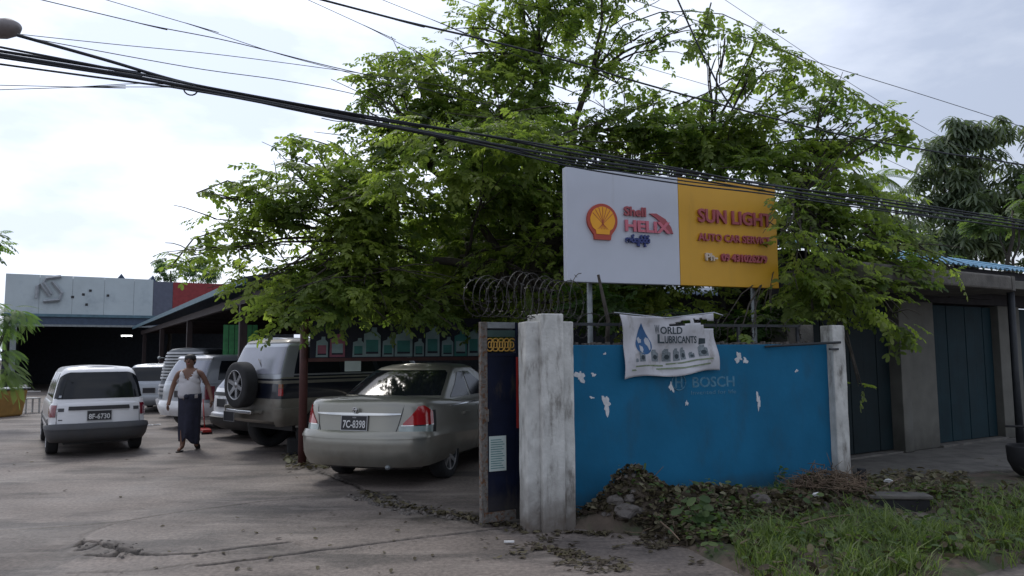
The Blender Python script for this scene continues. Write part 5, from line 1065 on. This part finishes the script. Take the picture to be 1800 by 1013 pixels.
# ------------------------------------------------------------------ other trees and plants
def rosette():
    V_, F_ = [], []
    for k in range(9):
        a = 2 * math.pi * k / 9; v, f = leaf_quadpair(.30, .065, 0, 0, 0, .2, .5)
        for x, y, z in v: pass
        kk = len(V_); V_ += [(x * math.cos(a) - y * math.sin(a), x * math.sin(a) + y * math.cos(a), z - (x ** 2) * (.5 + .5 * (k % 3)) + .05 * (k % 3)) for x, y, z in v]; F_ += [tuple(i + kk for i in g) for g in f]
    return np.array(V_), F_
RO = rosette()
def clump_tree(name, base, blobs, tmpl_, m, cover, area, label, scale=(.8, 1.2), trunk=.2, outdir=.5, upz=.3, shapes=True, cat='tree', group=None):
    tr = empty(name, base, 0, label, cat, group); b0 = np.array(base); L_, X_, Z_, T_ = [], [], [], []
    for (px, py, Y, rx, rz) in blobs:
        c = np.array(at(px, py, Y)); n = int(math.pi * rx * rz * cover / area) + 4; ns_ = max(2, int(rx * rz * 8)); sub = RNG.normal(size=(ns_, 3)); sub /= np.linalg.norm(sub, axis=1)[:, None]; sub *= .75; idx = RNG.integers(0, ns_, n)
        off = sub[idx] + np.clip(RNG.normal(size=(n, 3)), -1.6, 1.6) * .27; L_.append(c + off * [rx, rx * .8, rz]); x = off + RNG.normal(size=(n, 3)) * outdir; x[:, 2] = x[:, 2] * .3 - .1; X_.append(x); Z_.append(np.tile([0, 0, 1.], (n, 1)) + off * .4 + RNG.normal(size=(n, 3)) * upz); T_.append(RNG.random(ns_)[idx] * .6 + RNG.random(n) * .4)
    L_, X_, Z_, T_ = map(np.concatenate, (L_, X_, Z_, T_)); mm = frames(X_, Z_) * (scale[0] + (scale[1] - scale[0]) * RNG.random(len(L_)))[:, None, None]
    scatter('crown', tmpl_[0], tmpl_[1], mm, L_ - b0, m, T_, tr, kind='stuff')
    if trunk:
        top = at(*blobs[0][:3]) - Vector(base); MB().tube(wob(Vector((0, 0, 0)), top, 8, .3, 2), [trunk * (1 - .09 * k) for k in range(9)], 9).build('trunk', M['bark'], tr)
        for i, bl in enumerate(blobs[1:]): MB().tube(wob(top * .55, at(*bl[:3]) - Vector(base), 6, .2, i), [trunk * (.4 - .05 * k) for k in range(7)], 6).build('limb', M['bark'], tr)
    return tr
def grd(px, Y): p = at(px, 600, Y); return (p.x, p.y, 0)
clump_tree('mango_tree', grd(1700, 22), [(1690, 300, 22, 1.1, 1.0), (1650, 265, 22, .8, .7), (1730, 240, 22, .8, .6), (1690, 225, 22, .7, .45), (1660, 330, 22, .9, .8), (1740, 330, 22, .9, 1.), (1720, 400, 22, 1.6, 1.0), (1630, 400, 22, 1.0, .8), (1650, 440, 22, 1.2, .7), (1780, 440, 22, 1.2, .8)], RO, M['leaf_mango'], 4.0, .12, 'tall grey green mango tree with hanging leaf tufts behind the shop roof', trunk=.28)
clump_tree('mango_tree', grd(1830, 21), [(1815, 270, 21, .55, .7), (1805, 235, 21, .35, .35), (1825, 330, 21, .7, .6)], RO, M['leaf_mango'], 4, .12, 'tip of a mango tree cut off by the right edge', trunk=.2)
clump_tree('broadleaf_tree', grd(1770, 17.5), [(1780, 370, 17.5, .55, .5), (1760, 400, 17.5, .6, .4), (1795, 340, 17.5, .4, .35)], FR2, M['weed'], 6, .035, 'brighter green small tree in front of the mango tree at the right edge', trunk=.1)
clump_tree('broadleaf_tree', grd(1600, 19), [(1590, 430, 19, .8, .55), (1560, 380, 19, .5, .5), (1600, 345, 19, .3, .35)], RO, M['leaf_mango'], 4, .1, 'dull grey tree between the big tree and the mango tree', trunk=.14, scale=(.5, .8))
# areca palm tips
pb = grd(1541, 24); pm = empty('areca_palm', pb, 0, 'slender dark palm top showing above the big tree on the right', 'palm'); hd = at(1541, 312, 24) - Vector(pb)
MB().tube([(0, 0, 0), (0.05, 0, hd.z * .5), hd], [.10, .08, .06], 8).build('trunk', M['bark'], pm)
n = 13; X_ = np.array([[math.cos(k * 2.4) * .8, math.sin(k * 2.4) * .8, .6 - .9 * (k / n)] for k in range(n)]); PF = pinnate(12, .75, .34, .035, 50, .9)
scatter('fronds', PF[0], PF[1], frames(X_, np.tile([0, 0, 1.], (n, 1)) + .01), np.tile(np.array(hd), (n, 1)), M['leaf'], RNG.random(n) * .3, pm, kind='stuff')
pb = grd(1576, 25); pm = empty('areca_palm', pb, 0, 'second smaller palm tuft just right of the first palm top', 'palm'); hd = at(1576, 342, 25) - Vector(pb)
MB().tube([(0, 0, 0), hd], [.09, .06], 8).build('trunk', M['bark'], pm)
scatter('fronds', PF[0], PF[1], frames(X_, np.tile([0, 0, 1.], (n, 1)) + .01) * .7, np.tile(np.array(hd), (n, 1)), M['leaf'], RNG.random(n) * .3, pm, kind='stuff')
clump_tree('broadleaf_tree', grd(300, 46), [(300, 476, 46, 1.3, .6), (282, 468, 46, .6, .4), (345, 468, 46, 1.2, .6), (380, 484, 46, 1.4, .6)], RO, M['leaf_fern'], 4, .1, 'distant bushy tree showing above the red fascia', trunk=.15, scale=(.5, .9))
clump_tree('garden_shrub', grd(-5, 17.5), [(-10, 590, 17.5, .5, .7), (10, 560, 17.5, .35, .3), (-5, 640, 17.5, .35, .5), (30, 545, 17.5, .45, .12), (10, 615, 17.5, .3, .3)], PF, M['leaf_fern'], 3.5, .12, 'pale feathery shrub at the left edge beside the workshop', trunk=.06, scale=(.35, .6), cat='shrub')
clump_tree('broadleaf_tree', grd(-60, 14), [(-50, 425, 14, .5, .3), (-8, 415, 14, .16, .12), (2, 430, 14, .1, .06)], FR2, M['leaf_fern'], 3, .035, 'sprig of a tree poking in at the far left edge under the cables', trunk=.12)
# hedge mass behind the blue wall
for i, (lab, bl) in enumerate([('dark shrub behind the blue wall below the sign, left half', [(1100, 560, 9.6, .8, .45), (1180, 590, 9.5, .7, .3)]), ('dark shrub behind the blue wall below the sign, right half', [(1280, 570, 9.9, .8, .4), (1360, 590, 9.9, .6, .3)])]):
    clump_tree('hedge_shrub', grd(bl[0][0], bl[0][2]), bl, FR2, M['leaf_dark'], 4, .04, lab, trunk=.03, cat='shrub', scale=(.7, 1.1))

# ------------------------------------------------------------------ grass, weeds, litter, stones
def blade():
    v = [(-.5, 0, 0), (.5, 0, 0), (-.38, .18, .5), (.38, .18, .5), (0, .62, .92)]; return np.array(v), [(0, 1, 3, 2), (2, 3, 4)]
def pts_in(poly, n, fn=None):
    P = np.array([[p[0], p[1]] for p in poly]); lo, hi = P.min(0), P.max(0); out = np.zeros((0, 2)); pv = [Vector((p[0], p[1], 0)) for p in poly]
    while len(out) < n:
        q = lo + RNG.random((n * 2, 2)) * (hi - lo); k = inside(q[:, 0], q[:, 1], pv)
        if fn is not None: k &= fn(q[:, 0], q[:, 1]) > RNG.random(len(q))
        out = np.concatenate([out, q[k]])
    return out[:n]
def hv(q): return verge_h(q[:, 0][None, :], q[:, 1][None, :])[0]
def grass(name, poly, n, h, w_, fn, label=None, m='grass', lean=.5):
    q = pts_in(poly, n, fn); z = hv(q); a = RNG.random(n) * 6.283; hh = h * (.45 + RNG.random(n) * .9); ca, sa = np.cos(a), np.sin(a); mm = np.zeros((n, 3, 3)); ww = w_ * (.6 + .8 * RNG.random(n)); ln = hh * (lean + RNG.random(n) * .8)
    mm[:, :, 0] = np.stack([ca, sa, 0 * a], 1) * ww[:, None]; mm[:, :, 1] = np.stack([-sa, ca, -.25 + 0 * a], 1) * ln[:, None]; mm[:, :, 2] = np.stack([0 * a, 0 * a, 1 + 0 * a], 1) * hh[:, None]
    B_ = blade(); return scatter(name, B_[0], B_[1], mm, np.concatenate([q, z[:, None]], 1), M[m], RNG.random(n), kind='stuff', **({'label': label} if label else {}))
G = lambda px, py: tuple(gd(px, py)[:2])
gpoly = [G(1290, 1000), G(1300, 950), G(1420, 935), G(1500, 905), G(1560, 925), G(1680, 905), G(1720, 880), G(1850, 870), (8.5, 7.7), (3.7, 5.75), G(1640, 1000), (3.0, 5.3), (1.85, 5.0)]
patchy = lambda X, Y: np.clip((fbm(X, Y, 1.7, 50) - .28) * 3.2, .05, 1) * (1 - np.exp(-(((X - PIT.x) / .42) ** 2 + ((Y - PIT.y + .45) / .75) ** 2) ** 2))
patch2 = lambda X, Y: patchy(X, Y) * np.clip((fbm(X, Y, 5, 88) - .40) * 4, .04, 1)
grass('grass', gpoly, 13000, .15, .009, patch2)
grass('grass', gpoly, 2600, .26, .009, patch2, lean=1.1)
grass('grass', [G(1300, 925), G(1290, 1010), G(1500, 990), G(1500, 925)], 3500, .11, .008, patchy)
grass('grass', [tuple(W(1.6, .28)[:2]), tuple(W(3.6, .28)[:2]), tuple(W(3.6, -.15)[:2]), tuple(W(1.6, .05)[:2])], 2600, .15, .008, patchy)
grass('grass', [G(1480, 850), G(1760, 870), G(1800, 900), G(1650, 915), G(1480, 880)], 1200, .09, .007, patchy)
# leafy weeds
def weeds(poly, n, h, fn=None):
    q = pts_in(poly, n, fn); z = hv(q) + h * RNG.random(n); L1 = leaf_quadpair(.055, .034); mm = frames(np.stack([RNG.normal(size=n), RNG.normal(size=n), .3 * RNG.normal(size=n)], 1), np.tile([0, 0, 1.], (n, 1)) + RNG.normal(size=(n, 3)) * .4) * (.5 + RNG.random(n))[:, None, None]
    return scatter('weeds', np.array(L1[0]), L1[1], mm, np.concatenate([q, z[:, None]], 1), M['weed'], RNG.random(n), kind='stuff')
vp = [G(1030, 918), G(1130, 938), G(1200, 960), G(1290, 1005), (3.0, 5.5), (5, 6.6), (5.2, 8.6), tuple(W(3.7, .25)[:2]), tuple(W(.5, .25)[:2])]
clump = lambda X, Y: np.clip((fbm(X, Y, 2.6, 61) - .47) * 7, .0, 1)
weeds(vp, 1300, .12); weeds(vp, 700, .10, clump); weeds([G(1180, 935), G(1220, 975), G(1330, 975), G(1330, 925)], 380, .12)
weeds([G(1370, 850), G(1350, 900), G(1460, 900), G(1450, 850)], 350, .12)
# weeds climbing against the wall: single plants
for i, (px, py, h, lab) in enumerate([(1370, 858, .34, 'tallest leafy weed growing against the blue wall'), (1190, 868, .16, 'thin low weed against the blue wall under the banner'), (1245, 866, .13, 'small weed against the blue wall left of the tall weed'), (1410, 858, .16, 'small weed against the blue wall right of the tall weed'), (1222, 940, .30, 'broad leaved plant at the driveway edge')]):
    if i < 4: a_, _z = wl(px, py, .24); p = W(a_, .22)
    else: p = Vector((*G(px, py + 12), 0))
    z0 = hz(p.x, p.y); w_ = empty('weed_plant', (p.x, p.y, z0), 0, lab, 'plant'); st = MB(); n = int(h * 70); Lc, Xc = [], []
    for s in range(3): st.tube([(0, 0, 0), (.03 * (s - 1), -.02, h * .6), (.06 * (s - 1), .0, h * (.8 + .1 * s))], .003, 4)
    st.build('stem', M['twig'], w_); t = RNG.random(n); pos_ = np.stack([.05 * RNG.normal(size=n), -.02 + .03 * RNG.normal(size=n), h * (.1 + t)], 1); L1 = leaf_quadpair(.06 if i < 4 else .11, .04 if i < 4 else .07)
    scatter('leaves', np.array(L1[0]), L1[1], frames(np.stack([RNG.normal(size=n), RNG.normal(size=n) - .4, .3 * RNG.normal(size=n)], 1), np.tile([0, -.4, 1.], (n, 1)) + RNG.normal(size=(n, 3)) * .4), pos_, M['weed'], RNG.random(n) * .6, w_, kind='stuff')
# fallen leaves
def litter(poly, n, s, m, fn=None, flat=.25, lift=.006, h=None, name='fallen_leaves'):
    q = pts_in(poly, n, fn); z = (hv(q) if h is None else h(q)) + lift * RNG.random(n) * 2 + .003; L1 = leaf_quadpair(1, .5, -.5, 0, 0, .35, -.12)
    mm = frames(np.stack([RNG.normal(size=n), RNG.normal(size=n), flat * .6 * RNG.normal(size=n)], 1), np.tile([0, 0, 1.], (n, 1)) + RNG.normal(size=(n, 3)) * flat) * (s * (.5 + RNG.random(n)))[:, None, None]
    return scatter(name, np.array(L1[0]), L1[1], mm, np.concatenate([q, z[:, None]], 1), M[m], RNG.random(n), kind='stuff')
lp = [G(1015, 925), G(1130, 942), G(1200, 963), G(1300, 975), G(1420, 930), G(1480, 905), (5.0, 8.2), tuple(W(3.7, .28)[:2]), tuple(W(.38, .28)[:2])]
litter(lp, 9000, .062, 'litter', None, .7, .035); litter(lp, 1500, .07, 'litter_pale', None, .5, .035)
litter([G(1490, 830), G(1700, 840), G(1720, 875), G(1500, 880)], 700, .08, 'litter_pale', None, .4, .02)
litter([(3.4, 5.9), (7.5, 7.5), (7.5, 9.4), (4.5, 8.4)], 500, .07, 'litter', None, .5, .02)
litter(gpoly, 900, .08, 'litter', None, .6, .06)
weeds(gpoly, 900, .12)
yh = lambda q: yard_h(q[:, 0][None, :], q[:, 1][None, :])[0]
cl1 = lambda X, Y: np.exp(-(seg_dist(X, Y, [gd(640, 870), gd(700, 893), gd(780, 905), gd(860, 918), gd(930, 935)]) / .10) ** 2)
litter([G(600, 855), G(940, 905), G(960, 950), G(740, 930)], 520, .05, 'litter', cl1, .35, .012, yh)
cl2 = lambda X, Y: np.clip((fbm(X, Y, 4, 77) - .45) * 5, 0, 1)
litter([G(900, 935), G(1130, 940), G(1270, 1010), G(880, 1010)], 330, .05, 'litter', cl2, .25, .006, yh)
litter([G(880, 930), G(1130, 940), G(1200, 965), G(960, 985)], 300, .045, 'litter', cl2, .25, .006, yh)
litter([G(300, 900), G(900, 900), G(900, 1010), G(200, 1010)], 60, .045, 'litter', None, .2, .004, yh)
litter([G(0, 760), G(560, 780), G(800, 870), G(0, 900)], 30, .05, 'litter', None, .2, .004, yh)
litter([G(495, 800), G(570, 800), G(580, 825), G(505, 828)], 120, .09, 'litter_pale', None, .4, .02, yh)
for i, (nm, poly, n, s) in enumerate([('gravel', [G(135, 945), G(260, 955), G(235, 985), G(130, 978)], 45, .02), ('gravel', lp, 500, .035), ('gravel', [G(600, 870), G(720, 885), G(880, 920), G(700, 905)], 160, .035)]):
    q = pts_in(poly, n, None); z = hv(q) if i == 1 else yh(q); cv_ = np.array([(-.5, -.4, 0), (.5, -.45, 0), (.45, .5, 0), (-.45, .4, 0), (-.3, -.25, .45), (.3, -.3, .5), (.25, .3, .4), (-.3, .25, .5)])
    fc = [(4, 5, 6, 7), (0, 1, 5, 4), (1, 2, 6, 5), (2, 3, 7, 6), (3, 0, 4, 7)]; scatter('gravel', cv_, fc, frames(np.stack([RNG.normal(size=n), RNG.normal(size=n), .2 * RNG.normal(size=n)], 1), np.tile([0, 0, 1.], (n, 1)) + RNG.normal(size=(n, 3)) * .3) * (s * (.5 + 1.2 * RNG.random(n)))[:, None, None], np.concatenate([q, z[:, None] - .004], 1), M['stone'], RNG.random(n), kind='stuff')
def rock(name, p, s, seed, label, m='stone', group=None):
    bm = bmesh.new(); bmesh.ops.create_icosphere(bm, subdivisions=3, radius=1)
    for v in bm.verts:
        n = mnoise.noise(v.co * 1.3 + Vector((seed * 5, 0, 0))); c = mnoise.cell(v.co * 1.6 + Vector((0, seed * 3, 0))); v.co *= 1 + .35 * n + .12 * c
        v.co = Vector((v.co.x * s[0], v.co.y * s[1], v.co.z * s[2]))
    me = bpy.data.meshes.new(name); bm.to_mesh(me); bm.free(); me.materials.append(M[m]); return obj(name, me, None, p, (0, 0, seed), label=label, cat='stone', group=group)
for i, (px, py, z_, s, lab) in enumerate([(1105, 912, .12, (.17, .12, .06), 'largest flat broken slab on the front of the rubble heap'), (1082, 925, .03, (.09, .07, .05), 'pale rounded stone at the foot of the large broken slab'), (1120, 862, .28, (.11, .08, .07), 'reddish lump near the top of the rubble heap'), (1068, 868, .22, (.14, .10, .09), 'dark lump on the left shoulder of the rubble heap'), (1107, 927, .03, (.06, .05, .04), 'small stone right of the pale rounded stone'), (1150, 905, .1, (.06, .05, .045), 'small stone right of the large broken slab'), (1095, 860, .30, (.07, .05, .05), 'ochre clod beside the reddish lump'), (1033, 893, .10, (.07, .05, .05), 'grey chunk between gate pillar and rubble heap'), (1335, 905, .10, (.10, .08, .08), 'dark clod beneath the dry brush')]):
    p = gd(px, py, z_); z0 = hz(p.x, p.y); rock('stone', (p.x, p.y, z0 + s[2] * .35), s, i + 1, lab)
for i, (px, py, lab) in enumerate([(628, 879, 'left of two flat concrete chips in front of the sedan'), (641, 875, 'right of two flat concrete chips in front of the sedan'), (690, 872, 'concrete chip on the crack midway between sedan and gate, upper one'), (700, 886, 'concrete chip on the crack midway between sedan and gate, lower one'), (190, 974, 'concrete chip on the broken end of the front left crack, right one'), (158, 966, 'concrete chip on the broken end of the front left crack, left one')]):
    p = gd(px, py); rock('stone', (p.x, p.y, .01), (.055, .04, .018), i + 20, lab, 'stone', 'concrete chips along the yard cracks')
# brush heap and twigs
bh = empty('brush_heap', (3.25, 7.85, hz(3.25, 7.85)), 0, 'heap of dry brown twigs before the right end of the blue wall', 'brush heap'); tw = MB()
for k in range(420):
    a = RNG.random() * 6.28; r_ = RNG.random() ** .6 * .42; p = Vector((math.cos(a) * r_, math.sin(a) * r_ * .8 - .05, .03 + .20 * math.exp(-(r_ / .25) ** 2) * RNG.random())); d = Vector(RNG.normal(size=3)) * Vector((1, 1, .45)); d = Vector((d.x, d.y, d.z)).normalized() * (.06 + .16 * RNG.random()) if True else d
    tw.tube([p, p + d * .5 + Vector(RNG.normal(size=3)) * .02, p + d], [.005, .004, .002], 4)
tw.build('twigs', M['twig'], bh, kind='stuff')
tw = MB()
for k in range(260):
    q = pts_in(lp, 1)[0]; p = Vector((q[0], q[1], hz(*q) + .02)); d = Vector((RNG.normal(), RNG.normal(), .25 * RNG.normal())).normalized() * (.06 + .2 * RNG.random()); tw.tube([p, p + d * .5 + Vector(RNG.normal(size=3)) * .015, p + d], [.0045, .004, .002], 4)
tw.build('twigs', M['twig'], None, kind='stuff')
for (p0, p1, r_, lab) in [((1385, 930), (1500, 905), .010, 'long bare stick lying across the grass edge'), ((1530, 868), (1590, 838), .008, 'pale straight stick leaning over the drain'), ((1150, 905), (1195, 950), .010, 'forked stick on the rubble right of the slab')]:
    a_, b_ = gd(*p0, .12), gd(*p1, .18); MB().tube(wob(a_, b_, 6, .03, p0[0]), [r_, r_, r_ * .9, r_ * .8, r_ * .7, r_ * .6, r_ * .4], 6).build('stick', M['twig'], None, label=lab, cat='stick')
# open drain with concrete kerbs
dr = empty('drain_inlet', (PIT.x, PIT.y, 0), R(-6), 'broken concrete drain inlet with a dark opening in the verge', 'drain')
MB().box(-.38, .34, .14, .24, -.2, .13).build('rear_kerb', M['concrete_old'], dr, bevel=.012); MB().box(-.40, -.33, -.22, .138, -.2, .12).build('side_kerb', M['concrete_old'], dr, bevel=.012)
MB().box(-.33, .36, .10, .34, .132, .17).build('cover_slab', M['concrete_old'], dr, bevel=.01); MB().box(-.32, .33, .12, .138, -.3, .12).build('inner_face', M['block'], dr)
p = gd(1517, 878, .1); MB().box(-.035, .035, -.035, .035, -.1, .42).build('stub_post', M['block'], None, bevel=.006, label='charred short square stub post beside the drain', cat='post').location = (p.x, p.y, 0)
for i, (px, py, lab) in enumerate([(1560, 838, 'white torn paper scrap beside the foot of the wall post'), (1436, 884, 'single white scrap caught on the dry brush heap')]):
    p = gd(px, py, .16); o = MB().prism([(-.05, 0), (.04, .005), (.055, .035), (0, .05), (-.04, .03)], -.012, .012).build('paper_scrap', M['white_litter'], None, label=lab, cat='litter'); o.location = (p.x, p.y, hz(p.x, p.y) + .05); o.rotation_euler = (.4, .2, 0)

# ------------------------------------------------------------------ overhead cables and lamp
def cable(pts, b_, r, label, group, ext=10):
    P = []
    for px, py in pts:
        a, z = wl(px, py, b_); P.append(W(a, b_, z))
    d0 = (P[0] - P[1]).normalized(); d1 = (P[-1] - P[-2]).normalized(); Q = ([P[0] + d0 * ext] if pts[0][0] <= 0 or pts[0][1] <= 0 else []) + P + ([P[-1] + d1 * ext] if pts[-1][0] >= 1800 else [])
    # smooth through the surveyed points
    S_ = []
    for i in range(len(Q) - 1):
        p0, p1, p2, p3 = Q[max(i - 1, 0)], Q[i], Q[i + 1], Q[min(i + 2, len(Q) - 1)]
        for k in range(8):
            t = k / 8; S_.append(.5 * ((2 * p1) + (p2 - p0) * t + (2 * p0 - 5 * p1 + 4 * p2 - p3) * t * t + (3 * p1 - p0 - 3 * p2 + p3) * t ** 3))
    S_.append(Q[-1]); MB().tube(S_, r, 6).build('overhead_cable', M['cable'], None, label=label, cat='cable', group=group)
gb = 'bundle of cables crossing in front of the sign'
cable([(0, 83), (330, 147), (640, 203), (1000, 262), (1200, 298), (1345, 325), (1550, 350), (1800, 388)], .02, .009, 'uppermost thick strand of the cable bundle crossing above the sign', gb)
cable([(0, 90), (200, 122), (420, 165), (640, 207), (850, 238), (1000, 268), (1200, 301), (1400, 332), (1800, 392)], .06, .012, 'thick twisted strand just under the topmost of the bundle', gb)
cable([(0, 96), (200, 128), (420, 170), (640, 212), (850, 250), (1000, 277), (1200, 306), (1400, 338), (1800, 397)], -.03, .012, 'middle black strand of the bundle, level with the sign top edge', gb)
cable([(0, 101), (240, 138), (420, 173), (640, 215), (860, 258), (1000, 283), (1200, 312), (1400, 345), (1800, 404)], .03, .010, 'lower middle strand of the bundle, grazing the white panel', gb)
cable([(0, 113), (330, 158), (640, 214), (820, 248), (1000, 292), (1200, 324), (1345, 341), (1560, 372), (1800, 402)], -.06, .008, 'lowest strand of the bundle, crossing the top of the lettering panel', gb)
cable([(330, 152), (500, 190), (640, 218), (760, 236), (900, 262), (1000, 287), (1200, 318), (1345, 335)], .0, .007, 'thin strand clipped under the bundle in the middle of the picture', gb)
cable([(30, 62), (180, 104), (330, 147), (500, 180), (640, 206)], .05, .013, 'thick feed cable running from the street lamp down into the bundle', gb)
cable([(30, 63), (330, 118), (500, 142), (640, 170), (760, 210), (860, 250)], .2, .0035, 'thin wire from the lamp sagging into the tree, lower of two', 'thin wires')
cable([(30, 60), (200, 78), (400, 98), (640, 130), (780, 152), (860, 170)], .3, .003, 'thin wire from the lamp into the tree, upper of two', 'thin wires')
cable([(65, -2), (250, 42), (400, 72), (560, 112), (700, 145), (860, 185)], .4, .004, 'thin wire crossing the upper left sky, lower start', 'thin wires')
cable([(180, -2), (330, 42), (480, 92), (620, 130), (720, 160)], .5, .003, 'thinnest wire crossing the upper left sky, higher start', 'thin wires')
cable([(555, -3), (700, 35), (860, 72), (1000, 108), (1130, 147), (1290, 190), (1470, 235), (1640, 266), (1800, 290)], -.3, .009, 'thick single cable sweeping from the top edge across the tree', None)
cable([(535, -3), (640, 45), (740, 95), (860, 145)], .5, .003, 'thin wire dropping from the top edge into the upper left crown', 'thin wires')
cable([(665, -3), (760, 35), (860, 78), (940, 110)], .5, .003, 'thin wire just right of the thick single cable', 'thin wires')
cable([(805, -3), (930, 45), (1100, 107), (1270, 158), (1400, 200), (1520, 262), (1640, 318)], .5, .003, 'thin wire running through the crown toward the right sky', 'thin wires')
cable([(1105, -3), (1240, 42), (1400, 98), (1600, 160), (1720, 198), (1800, 224)], .2, .004, 'wire crossing the open sky at upper right', 'thin wires')
cable([(1270, -3), (1380, 70), (1500, 150), (1620, 222), (1700, 262), (1800, 295)], .4, .003, 'steep thin wire in the upper right sky', 'thin wires')
cable([(0, 158), (120, 154), (250, 147), (330, 152)], .2, .003, 'short slack wire at the left below the bundle', 'thin wires')
cable([(0, 150), (130, 153), (330, 155), (450, 172)], .25, .003, 'second slack wire at the left crossing the first', 'thin wires')
cable([(1190, -3), (1225, 75), (1250, 125), (1270, 165), (1287, 188)], -.28, .009, 'dangling kinked cable hanging from the top edge into the crown', None, 3)
cable([(565, 208), (600, 214), (640, 210)], .1, .004, 'short loose cable end poking out under the bundle left of the tree', None)
a_, z_ = wl(335, 158, 0); lc = W(a_, 0, z_); MB().tube([tuple(lc + WX * .05 * math.cos(t) + Vector((0, 0, .045 * math.sin(t)))) for t in [k * .42 for k in range(16)]], .006, 6, False).build('cable_loop', M['cable'], None, label='small coiled loop of wire hanging under the cable bundle', cat='cable')
lp_ = at(8, 50, 8.6); sl = empty('street_lamp', lp_, R(-15), 'grey street lamp head entering at the top left corner', 'street lamp')
MB().lathe([(-.42, .04), (-.3, .10), (-.05, .145), (.10, .13), (.19, .07), (.21, .001)], 'x', 20).build('lamp_head', mat('lamp_housing', (.20, .18, .18), .6), sl).scale = (1, 1, .8)
MB().tube([(-.4, 0, .01), (-1.2, 0, .05), (-1.9, 0, -.1)], .03, 10).build('arm', M['steel'], sl)
MB().tube([(-1.9, 0, -lp_.z), (-1.9, 0, .6)], [.11, .08], 14).build('pole', M['concrete_old'], sl)

# lettering becomes plain mesh, one object each
for o in [o for o in SC.objects if o.type == 'FONT']:
    nm = o.name; me = bpy.data.meshes.new_from_object(o.evaluated_get(DG())); pa, ml = o.parent, (o.location.copy(), o.rotation_euler.copy(), o.scale.copy())
    ps = {k: o[k] for k in o.keys()}; bpy.data.objects.remove(o); n_ = obj(nm, me, pa, *ml)
    for k, v in ps.items(): n_[k] = v
